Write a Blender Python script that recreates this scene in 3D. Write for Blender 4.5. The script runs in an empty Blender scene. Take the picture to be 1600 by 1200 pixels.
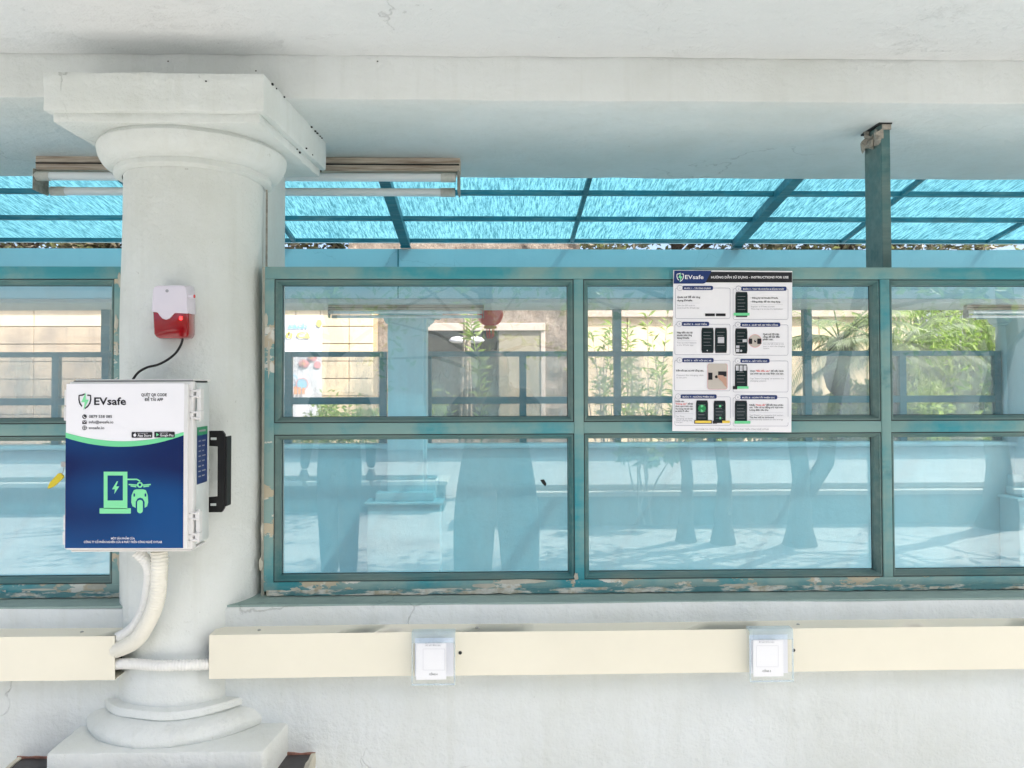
import bpy, bmesh, math, random
from mathutils import Vector, Matrix, noise
import numpy as np
random.seed(7)
R = math.radians
S = bpy.context.scene
COL = S.collection
# ---------------------------------------------------------------- camera
F = 1200.0; PX, PY = 800.0, 575.0
YAW, PITCH, ROLL = R(1.4), R(1.2), R(0.15)
H = 1.5
cam = bpy.data.objects.new('camera', bpy.data.cameras.new('camera'))
COL.objects.link(cam)
cam.data.sensor_width = 36; cam.data.lens = 36 * F / 1600
cam.data.shift_y = -25 / 1600
cam.data.clip_end = 400; cam.data.clip_start = .02
CR = Matrix.Rotation(-YAW, 3, 'Z') @ Matrix.Rotation(PITCH, 3, 'X') @ Matrix.Rotation(ROLL, 3, 'Y')
cam.matrix_world = Matrix.Translation((0, 0, H)) @ (CR @ Matrix.Rotation(R(90), 3, 'X')).to_4x4()
S.camera = cam
def at(px, py, Y):
    d = CR @ Vector(((px - PX) / F, 1, (PY - py) / F))
    t = Y / d.y
    return Vector((d.x * t, Y, H + d.z * t))
def ax(px, Y, py=600): return at(px, py, Y).x
def az(py, Y, px=775): return at(px, py, Y).z
# ---------------------------------------------------------------- sky and sun
EL, AZ = R(52), R(124)
w = bpy.data.worlds.new('World'); S.world = w; w.use_nodes = True
nt = w.node_tree; bg = nt.nodes['Background']
sky = nt.nodes.new('ShaderNodeTexSky'); sky.sky_type = 'NISHITA'; sky.sun_disc = False
sky.sun_elevation = EL; sky.sun_rotation = AZ; sky.dust_density = 4; sky.air_density = .8; sky.ozone_density = .5
nt.links.new(sky.outputs[0], bg.inputs[0]); bg.inputs[1].default_value = .15
sl = bpy.data.lights.new('sun', 'SUN'); sl.energy = 4.6; sl.angle = R(.6); sl.color = (1, .95, .87)
so = bpy.data.objects.new('sun', sl); COL.objects.link(so)
sd = Vector((math.sin(AZ) * math.cos(EL), math.cos(AZ) * math.cos(EL), math.sin(EL)))
so.rotation_euler = sd.to_track_quat('Z', 'Y').to_euler(); so.location = (0, 0, 12)
S.view_settings.view_transform = 'Standard'; S.view_settings.look = 'None'
S.view_settings.exposure = 1.28; S.view_settings.gamma = 1
S.cycles.max_bounces = 12; S.cycles.diffuse_bounces = 6; S.cycles.transparent_max_bounces = 16
S.cycles.sample_clamp_indirect = 6
# ---------------------------------------------------------------- materials
MATS = {}
class NT:
    def __init__(s, name):
        s.m = bpy.data.materials.new(name); s.m.use_nodes = True
        s.t = s.m.node_tree; s.n = s.t.nodes; s.p = s.n['Principled BSDF']; s.out = s.n['Material Output']
        MATS[name] = s.m
        s.co = s.n.new('ShaderNodeTexCoord'); s.geo = None
    def L(s, a, b): s.t.links.new(a, b)
    def map(s, scale=(1, 1, 1), loc=(0, 0, 0), rot=(0, 0, 0)):
        m = s.n.new('ShaderNodeMapping'); s.L(s.co.outputs['Object'], m.inputs[0])
        m.inputs['Scale'].default_value = scale; m.inputs['Location'].default_value = loc; m.inputs['Rotation'].default_value = rot
        return m.outputs[0]
    def noise(s, sc, vec=None, detail=6, rough=.6, dist=0):
        n = s.n.new('ShaderNodeTexNoise'); n.inputs['Scale'].default_value = sc
        n.inputs['Detail'].default_value = detail; n.inputs['Roughness'].default_value = rough; n.inputs['Distortion'].default_value = dist
        s.L(vec if vec else s.co.outputs['Object'], n.inputs['Vector']); return n.outputs['Fac']
    def ramp(s, fac, a, b, lo=0., hi=1.):
        r = s.n.new('ShaderNodeMapRange'); r.clamp = True
        s.L(fac, r.inputs[0]); r.inputs[1].default_value = a; r.inputs[2].default_value = b
        r.inputs[3].default_value = lo; r.inputs[4].default_value = hi; return r.outputs[0]
    def mix(s, fac, a, b, mode='MIX'):
        m = s.n.new('ShaderNodeMix'); m.data_type = 'RGBA'; m.blend_type = mode
        if isinstance(fac, (int, float)): m.inputs[0].default_value = fac
        else: s.L(fac, m.inputs[0])
        for i, c in ((6, a), (7, b)):
            if isinstance(c, tuple): m.inputs[i].default_value = (*c, 1)
            else: s.L(c, m.inputs[i])
        return m.outputs[2]
    def math(s, op, a, b):
        m = s.n.new('ShaderNodeMath'); m.operation = op
        for i, c in ((0, a), (1, b)):
            if isinstance(c, (int, float)): m.inputs[i].default_value = c
            else: s.L(c, m.inputs[i])
        return m.outputs[0]
    def base(s, c, rough=.6, spec=.4, metal=0):
        if isinstance(c, tuple): s.p.inputs['Base Color'].default_value = (*c, 1)
        else: s.L(c, s.p.inputs['Base Color'])
        if isinstance(rough, (int, float)): s.p.inputs['Roughness'].default_value = rough
        else: s.L(rough, s.p.inputs['Roughness'])
        s.p.inputs['Specular IOR Level'].default_value = spec; s.p.inputs['Metallic'].default_value = metal
        return s
    def bump(s, h, strength=.3, dist=.01):
        b = s.n.new('ShaderNodeBump'); b.inputs['Strength'].default_value = strength; b.inputs['Distance'].default_value = dist
        s.L(h, b.inputs['Height']); s.L(b.outputs[0], s.p.inputs['Normal']); return s
def plain(name, c, rough=.5, spec=.4, metal=0, var=.06, scale=14):
    m = NT(name); n = m.noise(scale)
    d = tuple(x * (1 - var * 2.2) for x in c)
    m.base(m.mix(m.ramp(n, .3, .7), c, d), rough, spec, metal); return m.m
def plaster(name, c, dirt, bump=.35, stain=.5, rough=.62, peel=0):
    m = NT(name)
    big = m.ramp(m.noise(1.7, detail=8), .42, .72); streak = m.ramp(m.noise(3.0, m.map((7, 7, .5)), detail=7), .52, .8)
    fine = m.noise(60, detail=5); lump = m.noise(16, detail=5, rough=.65)
    col = m.mix(m.math('MULTIPLY', big, stain), c, dirt)
    col = m.mix(m.math('MULTIPLY', streak, stain * .55), col, dirt)
    spk = m.ramp(m.noise(38, m.map((1, 1, 1), (3, 7, 1)), detail=3), .735, .76)
    col = m.mix(m.math('MULTIPLY', spk, .45), col, tuple(x * .5 for x in dirt))
    # hairline cracks
    vo = m.n.new('ShaderNodeTexVoronoi'); vo.feature = 'DISTANCE_TO_EDGE'; vo.inputs['Scale'].default_value = 2.1
    wv = m.n.new('ShaderNodeMixRGB'); wv.inputs[0].default_value = .35
    nn = m.n.new('ShaderNodeTexNoise'); nn.inputs['Scale'].default_value = 3.0; nn.inputs['Detail'].default_value = 8
    m.L(m.co.outputs['Object'], nn.inputs['Vector']); m.L(m.co.outputs['Object'], wv.inputs[1]); m.L(nn.outputs['Color'], wv.inputs[2])
    m.L(wv.outputs[0], vo.inputs['Vector'])
    crack = m.ramp(vo.outputs['Distance'], 0.0, .006, 1, 0)
    crack = m.math('MULTIPLY', crack, m.ramp(m.noise(1.3, m.map((1, 1, 1), (9, 2, 4))), .56, .6))
    col = m.mix(m.math('MULTIPLY', crack, .35), col, tuple(x * .45 for x in dirt))
    m.base(col, rough, .25)
    h = m.math('ADD', m.math('MULTIPLY', lump, 1.2), m.math('MULTIPLY', fine, .40))
    h = m.math('SUBTRACT', h, m.math('MULTIPLY', crack, .5))
    if peel:
        pn = m.noise(9, m.map((1, 1.4, 1), (5, 1, 2)), detail=9, rough=.7, dist=.6)
        pe = m.math('MULTIPLY', m.ramp(pn, .585, .60), m.ramp(m.noise(1.4, m.map((1, 1, 1), (2, 8, 3))), .47, .55))
        h = m.math('ADD', h, m.math('MULTIPLY', pe, peel))
    m.bump(h, bump, .012); return m.m
M = {}
M['wall'] = plaster('wall_plaster', (.695, .735, .735), (.56, .585, .54), .55, .7)
M['column'] = plaster('column_plaster', (.68, .715, .70), (.54, .56, .51), .55, .7)
M['beam'] = plaster('beam_plaster', (.68, .715, .71), (.54, .565, .53), .5, .6)
M['ceiling'] = plaster('ceiling_plaster', (.73, .75, .755), (.63, .65, .65), .5, .22, peel=1.5)
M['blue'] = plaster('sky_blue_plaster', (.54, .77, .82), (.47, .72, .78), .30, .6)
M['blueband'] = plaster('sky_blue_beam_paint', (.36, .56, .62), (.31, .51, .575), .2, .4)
M['sill'] = plaster('sill_paint', (.30, .40, .375), (.19, .27, .25), .3, .8)
def framepaint(name, a, b, chip=0., wood=(.50, .44, .32), thr=.66):
    m = NT(name)
    n = m.ramp(m.noise(2.6, m.map((1, 1, 1.0)), detail=7, rough=.6), .46, .60)
    col = m.mix(n, a, b)
    n2 = m.ramp(m.noise(7, m.map((1, 1, 1), (4, 4, 4)), detail=6), .62, .70)
    col = m.mix(m.math('MULTIPLY', n2, .5), col, tuple(x * .62 for x in b))
    g = m.noise(5, m.map((.7, 6, 6)), detail=6)
    col = m.mix(m.math('MULTIPLY', m.ramp(g, .45, .75), .30), col, (.30, .38, .33))
    if chip > 0:
        c = m.ramp(m.noise(7, m.map((.8, 1, 1.6), (1, 2, 8)), detail=9, rough=.68), thr, thr + .012)
        w2 = m.ramp(m.noise(11, m.map((1, 1, 1), (7, 2, 5)), detail=5), .5, .55)
        col = m.mix(m.math('MULTIPLY', c, chip), col, m.mix(w2, wood, (.66, .66, .60)))
        m.base(col, .45, .4); m.bump(m.math('SUBTRACT', m.math('MULTIPLY', g, .3), m.math('MULTIPLY', c, .8)), .5, .004)
    else:
        m.base(col, .42, .4); m.bump(g, .25, .003)
    return m.m
TA, TB = (.185, .325, .31), (.038, .265, .315)
M['teal'] = framepaint('teal_frame_paint', TA, TB, .9, thr=.735)
M['tealbad'] = framepaint('teal_flaking_paint', (.23, .36, .34), (.04, .26, .30), 1., thr=.55)
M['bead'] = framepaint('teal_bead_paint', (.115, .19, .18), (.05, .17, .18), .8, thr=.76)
M['farteal'] = framepaint('far_frame_paint', (.06, .24, .28), (.045, .19, .23), 0)
M['steel'] = framepaint('canopy_steel_paint', (.015, .12, .16), (.02, .17, .22), 0)
M['post'] = framepaint('post_paint', (.10, .17, .165), (.03, .155, .17), .5, thr=.76)
M['chip'] = plain('bare_putty', (.58, .56, .47), .8, var=.15)
m = NT('putty_line'); n1 = m.ramp(m.noise(9, m.map((.5, 1, 3)), detail=9, rough=.7), .47, .52); n2 = m.ramp(m.noise(26, detail=6), .45, .6)
m.base(m.mix(n1, m.mix(n2, (.60, .60, .54), (.42, .38, .28)), (.10, .24, .25)), .8); m.bump(m.noise(40), .5, .004); M['puttyline'] = m.m
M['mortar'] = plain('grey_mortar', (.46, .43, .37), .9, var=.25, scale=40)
M['dark'] = plain('black_gap', (.02, .022, .022), .8)
M['blackstone'] = plain('dark_granite', (.05, .047, .05), .35, var=.2, scale=60)
M['brick'] = plain('red_mortar_stain', (.40, .20, .15), .9, var=.3, scale=60)
M['box'] = plain('white_abs_plastic', (.74, .73, .72), .38, .5, var=.02)
M['boxside'] = plain('grey_white_plastic', (.66, .70, .69), .42, .5, var=.03)
M['cream'] = plain('cream_powder_coat', (.82, .785, .65), .33, .45, var=.035, scale=2.2)
M['creamtop'] = M['cream']
M['conduit'] = plain('white_pvc', (.82, .82, .79), .45, var=.03)
M['cond2'] = plain('aged_white_pvc', (.82, .80, .71), .45, var=.03)
M['black'] = plain('black_plastic', (.012, .012, .013), .45)
M['brass'] = plain('yellow_tag_plastic', (.62, .50, .03), .4)
M['metal'] = plain('zinc', (.5, .5, .48), .35, metal=.9)
M['wood'] = None
m = NT('bleached_wood'); g = m.noise(9, m.map((.6, 9, 9)), detail=8)
m.base(m.mix(m.ramp(g, .35, .68), (.66, .58, .48), (.30, .22, .16)), .8); m.bump(g, .5, .004); M['wood'] = m.m
M['tube'] = plain('frosted_tube_glass', (.92, .93, .93), .2, .5, var=.01)
M['cap'] = plain('ivory_tube_cap', (.72, .69, .62), .5, var=.08, scale=60)
M['sirenw'] = plain('siren_white_plastic', (.70, .66, .74), .35, .5, var=.01)
m = NT('red_lens'); m.base((.36, .003, .007), .12, .6); m.p.inputs['Transmission Weight'].default_value = .25
m.p.inputs['Coat Weight'].default_value = .5; M['lens'] = m.m
m = NT('lit_red_diode'); m.base((.9, .02, .02)); m.p.inputs['Emission Color'].default_value = (1, .03, .03, 1); m.p.inputs['Emission Strength'].default_value = 2.2; M['diode'] = m.m
def ink(name, c, rough=.35): 
    m = NT('print_' + name); m.base(c, rough, .4); M['i_' + name] = m.m
ink('white', (.85, .84, .87)); ink('card', (.93, .93, .95)); ink('black', (.015, .015, .02)); ink('navy', (.012, .035, .15)); ink('green', (.17, .66, .32))
ink('lime', (.22, .72, .36)); ink('grey', (.33, .33, .36)); ink('screen', (.010, .022, .024), .25); ink('yellow', (.85, .62, .10))
ink('red', (.70, .06, .05)); ink('skin', (.55, .33, .25)); ink('photo', (.55, .50, .45)); ink('line', (.30, .30, .38)); ink('glow', (.02, .25, .08))
ink('sky', (.35, .68, .85)); ink('pink', (.85, .38, .40)); ink('orange', (.88, .45, .25)); ink('paper', (.84, .85, .90))
ink('sun', (.90, .76, .22)); ink('darkgreen', (.03, .26, .12)); ink('faint', (.60, .60, .64))
m = NT('print_blue_film'); v = m.map((1, 1, 1)); sp = m.n.new('ShaderNodeSeparateXYZ'); m.L(m.co.outputs['Object'], sp.inputs[0])
n = m.noise(2.3, m.map((1, 1, 2.2), (.3, 0, .1)), detail=1)
m.base(m.mix(m.ramp(n, .40, .62), (.004, .016, .09), (.004, .065, .22)), .22, .25)
m.bump(m.noise(30, detail=2), .05, .003); M['i_blue'] = m.m
# clear window glass: fresnel mirror over a slightly dusty clear sheet
def glass(name, refl=.10, dust=.05, tint=(1, 1, 1), edge=False, dustcol=(.72, .76, .74)):
    m = NT(name); n = m.n; m.n.remove(m.p)
    tr = n.new('ShaderNodeBsdfTransparent'); tr.inputs[0].default_value = (*tint, 1)
    gl = n.new('ShaderNodeBsdfGlossy'); gl.inputs['Roughness'].default_value = 0.0; gl.inputs[0].default_value = (.95, 1, .98, 1)
    df = n.new('ShaderNodeBsdfDiffuse'); df.inputs[0].default_value = (*dustcol, 1)
    bp = n.new('ShaderNodeBump'); bp.inputs['Strength'].default_value = .04; bp.inputs['Distance'].default_value = .004
    m.L(m.noise(2.2, detail=1), bp.inputs['Height']); m.L(bp.outputs[0], gl.inputs['Normal'])
    fr = n.new('ShaderNodeFresnel'); fr.inputs[0].default_value = 1.5
    fac = m.math('ADD', m.math('MULTIPLY', fr.outputs[0], .9 if refl > .03 else .25), refl - .04 if refl > .03 else .01)
    dn = m.ramp(m.noise(3, m.map((1, 1, .35)), detail=8, rough=.7), .40, .80, dust * .5, dust * 2.4)
    a = n.new('ShaderNodeMixShader'); m.L(dn, a.inputs[0]); m.L(tr.outputs[0], a.inputs[1]); m.L(df.outputs[0], a.inputs[2])
    b = n.new('ShaderNodeMixShader'); m.L(fac, b.inputs[0]); m.L(a.outputs[0], b.inputs[1]); m.L(gl.outputs[0], b.inputs[2])
    m.L(b.outputs[0], m.out.inputs[0]); return m.m
M['glass'] = glass('window_glass', .095, .075)
M['farglass'] = glass('dusty_far_glass', .06, .24, dustcol=(.88, .90, .86))
M['acrylic'] = glass('clear_acrylic', .01, .004, (.998, .998, 1), dustcol=(.8, .82, .9))
M['acrylicb'] = glass('blue_clear_acrylic', .02, .20, (.90, .95, .985), dustcol=(.78, .87, .94))
# blue polycarbonate
m = NT('blue_polycarbonate'); n = m.n; n.remove(m.p)
st = m.noise(17, m.map((4.0, .32, 1)), detail=9, rough=.8); st2 = m.noise(42, m.map((1.4, .5, 1), (3, 3, 0)), detail=6, rough=.7)
dirt = m.math('MAXIMUM', m.ramp(st, .45, .57), m.math('MULTIPLY', m.ramp(st2, .55, .72), .7))
col = m.mix(m.math('MULTIPLY', dirt, .85), (.12, .33, .40), (.015, .09, .12))
tl = n.new('ShaderNodeBsdfTranslucent'); tr = n.new('ShaderNodeBsdfTransparent'); gl = n.new('ShaderNodeBsdfGlossy')
m.L(col, tl.inputs[0]); m.L(m.mix(m.math('MULTIPLY', dirt, .75), (.32, .62, .70), (.04, .17, .22)), tr.inputs[0]); gl.inputs['Roughness'].default_value = .25
bp = n.new('ShaderNodeBump'); bp.inputs['Strength'].default_value = .35; bp.inputs['Distance'].default_value = .01
m.L(st, bp.inputs['Height']); m.L(bp.outputs[0], gl.inputs['Normal']); m.L(bp.outputs[0], tl.inputs['Normal'])
a = n.new('ShaderNodeMixShader'); a.inputs[0].default_value = .20; m.L(tl.outputs[0], a.inputs[1]); m.L(tr.outputs[0], a.inputs[2])
b = n.new('ShaderNodeMixShader'); b.inputs[0].default_value = .05; m.L(a.outputs[0], b.inputs[1]); m.L(gl.outputs[0], b.inputs[2])
m.L(b.outputs[0], m.out.inputs[0]); M['poly'] = m.m
def leafm(name, c, c2, trans=.35):
    m = NT(name); n = m.n
    oi = m.noise(4, detail=3); col = m.mix(m.ramp(oi, .35, .65), c, c2)
    m.base(col, .45, .4); tl = n.new('ShaderNodeBsdfTranslucent'); m.L(m.mix(.4, col, (.5, .8, .1), 'ADD'), tl.inputs[0])
    a = n.new('ShaderNodeMixShader'); a.inputs[0].default_value = trans; m.L(m.p.outputs[0], a.inputs[1]); m.L(tl.outputs[0], a.inputs[2]); m.L(a.outputs[0], m.out.inputs[0])
    return m.m
M['leaf'] = leafm('leaf_green', (.08, .13, .035), (.16, .22, .06))
M['leaflight'] = leafm('leaf_light_green', (.20, .30, .07), (.30, .38, .14), .45)
M['palm'] = leafm('palm_frond', (.16, .21, .12), (.30, .34, .24))
M['bamboo'] = leafm('bamboo_leaf', (.13, .22, .05), (.28, .36, .10), .4)
M['drytree'] = leafm('far_tree_leaf', (.10, .085, .065), (.22, .19, .16), .2)
M['bark'] = plain('bark', (.10, .08, .06), .9, var=.3, scale=20)
M['palebark'] = plain('pale_stake_wood', (.50, .42, .34), .8, var=.2, scale=30)
m = NT('rough_stone_render'); n1 = m.noise(7, detail=10, rough=.75, dist=.8); n2 = m.noise(22, m.map((1, 1, .6)), detail=8, rough=.8)
m.base(m.mix(m.ramp(n1, .35, .65), m.mix(m.ramp(n2, .40, .62), (.15, .10, .075), (.42, .35, .28)), (.30, .26, .22)), .9); m.bump(n2, 1, .05); M['stone'] = m.m
m = NT('cream_render'); n1 = m.noise(1.6, m.map((1, 1, .5)), detail=8); m.base(m.mix(m.ramp(n1, .45, .75, 0, .45), (.84, .70, .49), (.66, .54, .38)), .8); M['creamwall'] = m.m
M['creamjoint'] = plain('cream_joint', (.42, .33, .21), .9)
M['stained'] = plaster('stained_beige_render', (.55, .45, .33), (.25, .22, .19), .3, .9)
m = NT('pale_paving'); n1 = m.noise(2.5, detail=8); m.base(m.mix(m.ramp(n1, .35, .7), (.47, .47, .46), (.34, .34, .335)), .85); m.bump(m.noise(40), .2, .01); M['pave'] = m.m
M['floor'] = plain('grey_floor_tile', (.62, .64, .64), .4, var=.08, scale=4)
M['facade'] = plaster('pale_facade', (.66, .65, .60), (.5, .49, .45), .2, .4)
M['darkface'] = plain('dark_planter_tile', (.06, .07, .065), .4, var=.2)
M['trim'] = plain('pale_trim', (.62, .53, .46), .6)
M['tile'] = plain('terracotta_tile', (.45, .33, .24), .8, var=.25, scale=20)
M['darkroom'] = plain('dark_window_reveal', (.03, .035, .03), .3)
M['curtain'] = plain('beige_blind', (.33, .30, .22), .7)
M['redlan'] = plain('red_lantern_cloth', (.85, .03, .02), .5); M['gold'] = plain('lantern_gold', (.75, .38, .04), .4)
M['soil'] = plain('soil', (.10, .075, .05), .95, var=.3)
M['skin'] = plain('skin', (.20, .115, .08), .6); M['hair'] = plain('dark_hair', (.012, .01, .009), .5)
M['cloth1'] = plain('charcoal_cloth', (.025, .027, .032), .85); M['cloth2'] = plain('navy_cloth', (.02, .025, .05), .85)
# ---------------------------------------------------------------- helpers
def setp(o, label=None, cat=None, group=None, kind=None):
    if label: o['label'] = label
    if cat: o['category'] = cat
    if group: o['group'] = group
    if kind: o['kind'] = kind
    return o
def thing(name, loc, label, cat, group=None):
    o = bpy.data.objects.new(name, None); o.empty_display_size = .05; COL.objects.link(o); o.location = loc
    return setp(o, label, cat, group)
def rootloc(p):
    v = Vector((0, 0, 0))
    while p is not None: v = v + p.location; p = p.parent
    return v
class MB:
    def __init__(s): s.v = []; s.f = []; s.parts = []
    def add(s, vs, fs):
        s.parts.append((vs, fs))
        k = len(s.v); s.v += [Vector(v) for v in vs]; s.f += [tuple(i + k for i in f) for f in fs]; return s
    def box(s, x0, x1, y0, y1, z0, z1):
        return s.add([(x0, y0, z0), (x1, y0, z0), (x1, y1, z0), (x0, y1, z0), (x0, y0, z1), (x1, y0, z1), (x1, y1, z1), (x0, y1, z1)],
                     [(0, 3, 2, 1), (4, 5, 6, 7), (0, 1, 5, 4), (1, 2, 6, 5), (2, 3, 7, 6), (3, 0, 4, 7)])
    def tube(s, pts, rad, n=10, caps=True, up=Vector((0, 0, 1))):
        pts = [Vector(p) for p in pts]; m_ = len(pts)
        rr = rad if isinstance(rad, (list, tuple)) else [rad] * m_
        vs = []; prev = None
        for i, p in enumerate(pts):
            t = (pts[min(i + 1, m_ - 1)] - pts[max(i - 1, 0)]).normalized()
            if prev is None: a = t.orthogonal().normalized()
            else: a = (prev - t * prev.dot(t)).normalized()
            prev = a; b = t.cross(a)
            for k in range(n):
                q = 2 * math.pi * k / n; vs.append(p + (a * math.cos(q) + b * math.sin(q)) * rr[i])
        fs = [(i * n + k, i * n + (k + 1) % n, (i + 1) * n + (k + 1) % n, (i + 1) * n + k) for i in range(m_ - 1) for k in range(n)]
        if caps: fs += [tuple(range(n))[::-1], tuple((m_ - 1) * n + k for k in range(n))]
        return s.add(vs, fs)
    def lathe(s, cx, cy, prof, n=72):
        vs = []
        for r, z in prof:
            for k in range(n):
                q = 2 * math.pi * k / n; vs.append((cx + r * math.cos(q), cy + r * math.sin(q), z))
        fs = [(i * n + k, i * n + (k + 1) % n, (i + 1) * n + (k + 1) % n, (i + 1) * n + k) for i in range(len(prof) - 1) for k in range(n)]
        return s.add(vs, fs)
    def prism(s, poly, y0, y1):   # poly in (x, z), extruded in y
        n = len(poly); vs = [(x, y0, z) for x, z in poly] + [(x, y1, z) for x, z in poly]
        return s.add(vs, [tuple(range(n)), tuple(range(2 * n - 1, n - 1, -1))] + [(i, i + n, (i + 1) % n + n, (i + 1) % n) for i in range(n)])
    def build(s, name, mat, parent=None, split=False, **kw):
        if not split: return s.build1(name, mat, parent, **kw)
        o = None
        for v, f in s.parts:
            k = MB(); k.add(v, f); o = k.build1(name, mat, parent, **kw)
        return o
    def build1(s, name, mat, parent=None, smooth=False, bevel=0, disp=0, dscale=6, skew=None, loc=None, sub=0, segs=2, angle=40):
        me = bpy.data.meshes.new(name)
        base = rootloc(parent) if parent else Vector(loc if loc is not None else (0, 0, 0))
        bm = bmesh.new(); vv = [bm.verts.new(v) for v in s.v]
        for f in s.f:
            try: bm.faces.new([vv[i] for i in f])
            except ValueError: pass
        bmesh.ops.remove_doubles(bm, verts=bm.verts, dist=1e-6)
        bmesh.ops.recalc_face_normals(bm, faces=bm.faces)
        if bevel: 
            ed = [e for e in bm.edges if len(e.link_faces) == 2 and e.calc_face_angle(0) > R(30)]
            bmesh.ops.bevel(bm, geom=ed, offset=bevel, segments=segs, affect='EDGES', profile=.5)
        if sub:
            L_ = [e for e in bm.edges if e.calc_length() > sub]; it = 0
            while L_ and it < 9:
                bmesh.ops.subdivide_edges(bm, edges=L_, cuts=1, use_grid_fill=True); it += 1
                L_ = [e for e in bm.edges if e.calc_length() > sub]
                if len(bm.verts) > 90000: break
        if skew:
            for v in bm.verts:
                if v.co.x > skew[0]: v.co.x += (v.co.y - skew[1]) * skew[2]
        if disp:
            for v in bm.verts:
                p = v.co * dscale; v.co += Vector((noise.noise(p), noise.noise(p + Vector((9, 3, 1))), noise.noise(p + Vector((2, 7, 5))))) * disp
        for v in bm.verts: v.co -= base
        bm.to_mesh(me); bm.free()
        me.materials.append(mat if not isinstance(mat, str) else M[mat])
        o = bpy.data.objects.new(name, me); COL.objects.link(o)
        if parent: o.parent = parent
        else: o.location = base
        if smooth:
            for p in me.polygons: p.use_smooth = True
            if smooth != 'all': me.set_sharp_from_angle(angle=R(angle))
        return o
def copy_tree(o, parent=None):
    c = o.copy(); COL.objects.link(c); c.parent = parent
    for ch in list(o.children): copy_tree(ch, c)
    return c
# flat print in photo pixels on a surface Y = plane(px, py)
class Print:
    def __init__(s, parent, Yf, step=.0004): s.p = parent; s.step = step; s.Y = Yf if callable(Yf) else (lambda px, py: Yf); s.k = 0
    def P(s, px, py, lay): return at(px, py, s.Y(px, py) - s.step * lay)
    def mesh(s, name, polys, mat, lay=1):
        mb = MB()
        for po in polys:
            mb.add([s.P(x, y, lay) for x, y in po], [tuple(range(len(po)))])
        return s.link(name, mb, mat)
    def pieces(s, name, sets, mat, lay=1):
        for p_ in sets: s.mesh(name, p_ if isinstance(p_[0], list) else [p_], mat, lay)
    def link(s, name, mb, mat):
        me = bpy.data.meshes.new(name); b = rootloc(s.p)
        me.from_pydata([v - b for v in mb.v], [], mb.f); me.materials.append(M[mat] if isinstance(mat, str) else mat)
        o = bpy.data.objects.new(name, me); COL.objects.link(o); o.parent = s.p; return o
    def text(s, items, mat, lay=2, name='lettering'):
        """items: (string, x, baseline y, cap height px, fitted width or None, align, boldness)"""
        for (t, x, y, h, wd, al, bo) in items:
            mb = MB()
            cu = bpy.data.curves.new('t', 'FONT'); cu.body = t; cu.size = 1; cu.resolution_u = 2; cu.offset = bo
            ob = bpy.data.objects.new('t', cu); COL.objects.link(ob)
            dg = bpy.context.evaluated_depsgraph_get(); me = bpy.data.meshes.new_from_object(ob.evaluated_get(dg))
            if len(me.vertices) == 0: continue
            xs = [v.co.x for v in me.vertices]; x0, x1 = min(xs), max(xs)
            sc = h / .70; sx = sc if not wd else wd / max(x1 - x0, 1e-4); W = (x1 - x0) * sx
            ox = x - (W / 2 if al == 'c' else W if al == 'r' else 0)
            k = len(mb.v)
            mb.v += [s.P(ox + (v.co.x - x0) * sx, y - v.co.y * sc, lay) for v in me.vertices]
            mb.f += [tuple(i + k for i in p.vertices) for p in me.polygons]
            bpy.data.objects.remove(ob); bpy.data.curves.remove(cu); bpy.data.meshes.remove(me)
            s.link(name, mb, mat)
def rrect(x0, y0, x1, y1, r, n=4):
    p = []
    for cx, cy, a in ((x1 - r, y0 + r, -90), (x1 - r, y1 - r, 0), (x0 + r, y1 - r, 90), (x0 + r, y0 + r, 180)):
        for k in range(n + 1):
            q = R(a + 90 * k / n); p.append((cx + r * math.cos(q), cy + r * math.sin(q)))
    return p
def rect(x0, y0, x1, y1): return [(x0, y0), (x1, y0), (x1, y1), (x0, y1)]
def circ(cx, cy, r, n=16, ry=None): return [(cx + r * math.cos(2 * math.pi * k / n), cy + (ry or r) * math.sin(2 * math.pi * k / n)) for k in range(n)]
def ring(poly, cx, cy, t):   # outline strips of a polygon, thickness t inward
    out = []; n = len(poly)
    inn = []
    for x, y in poly:
        d = math.hypot(x - cx, y - cy) or 1; inn.append((x - (x - cx) / d * t, y - (y - cy) / d * t))
    for i in range(n):
        j = (i + 1) % n; out.append([poly[i], poly[j], inn[j], inn[i]])
    return out
def stroke(pts, t):
    out = []
    for (x0, y0), (x1, y1) in zip(pts[:-1], pts[1:]):
        d = math.hypot(x1 - x0, y1 - y0) or 1; nx, ny = -(y1 - y0) / d * t / 2, (x1 - x0) / d * t / 2
        out.append([(x0 + nx, y0 + ny), (x1 + nx, y1 + ny), (x1 - nx, y1 - ny), (x0 - nx, y0 - ny)])
    return out
# ---------------------------------------------------------------- key depths
WALLF, FR, AXY = 2.29, 2.38, 2.43
BF, BB = 2.31, 3.19
CX = ax(306, AXY, 400) - .003
ZS = az(157, BF)            # soffit of near beam
ZC = az(90, BF)             # ceiling
print('soffit', ZS, 'ceil', ZC, 'CX', CX)
ZT, ZB = az(417, FR), az(921, FR)       # window frame top / bottom
ZWALL = az(931, FR)
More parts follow.
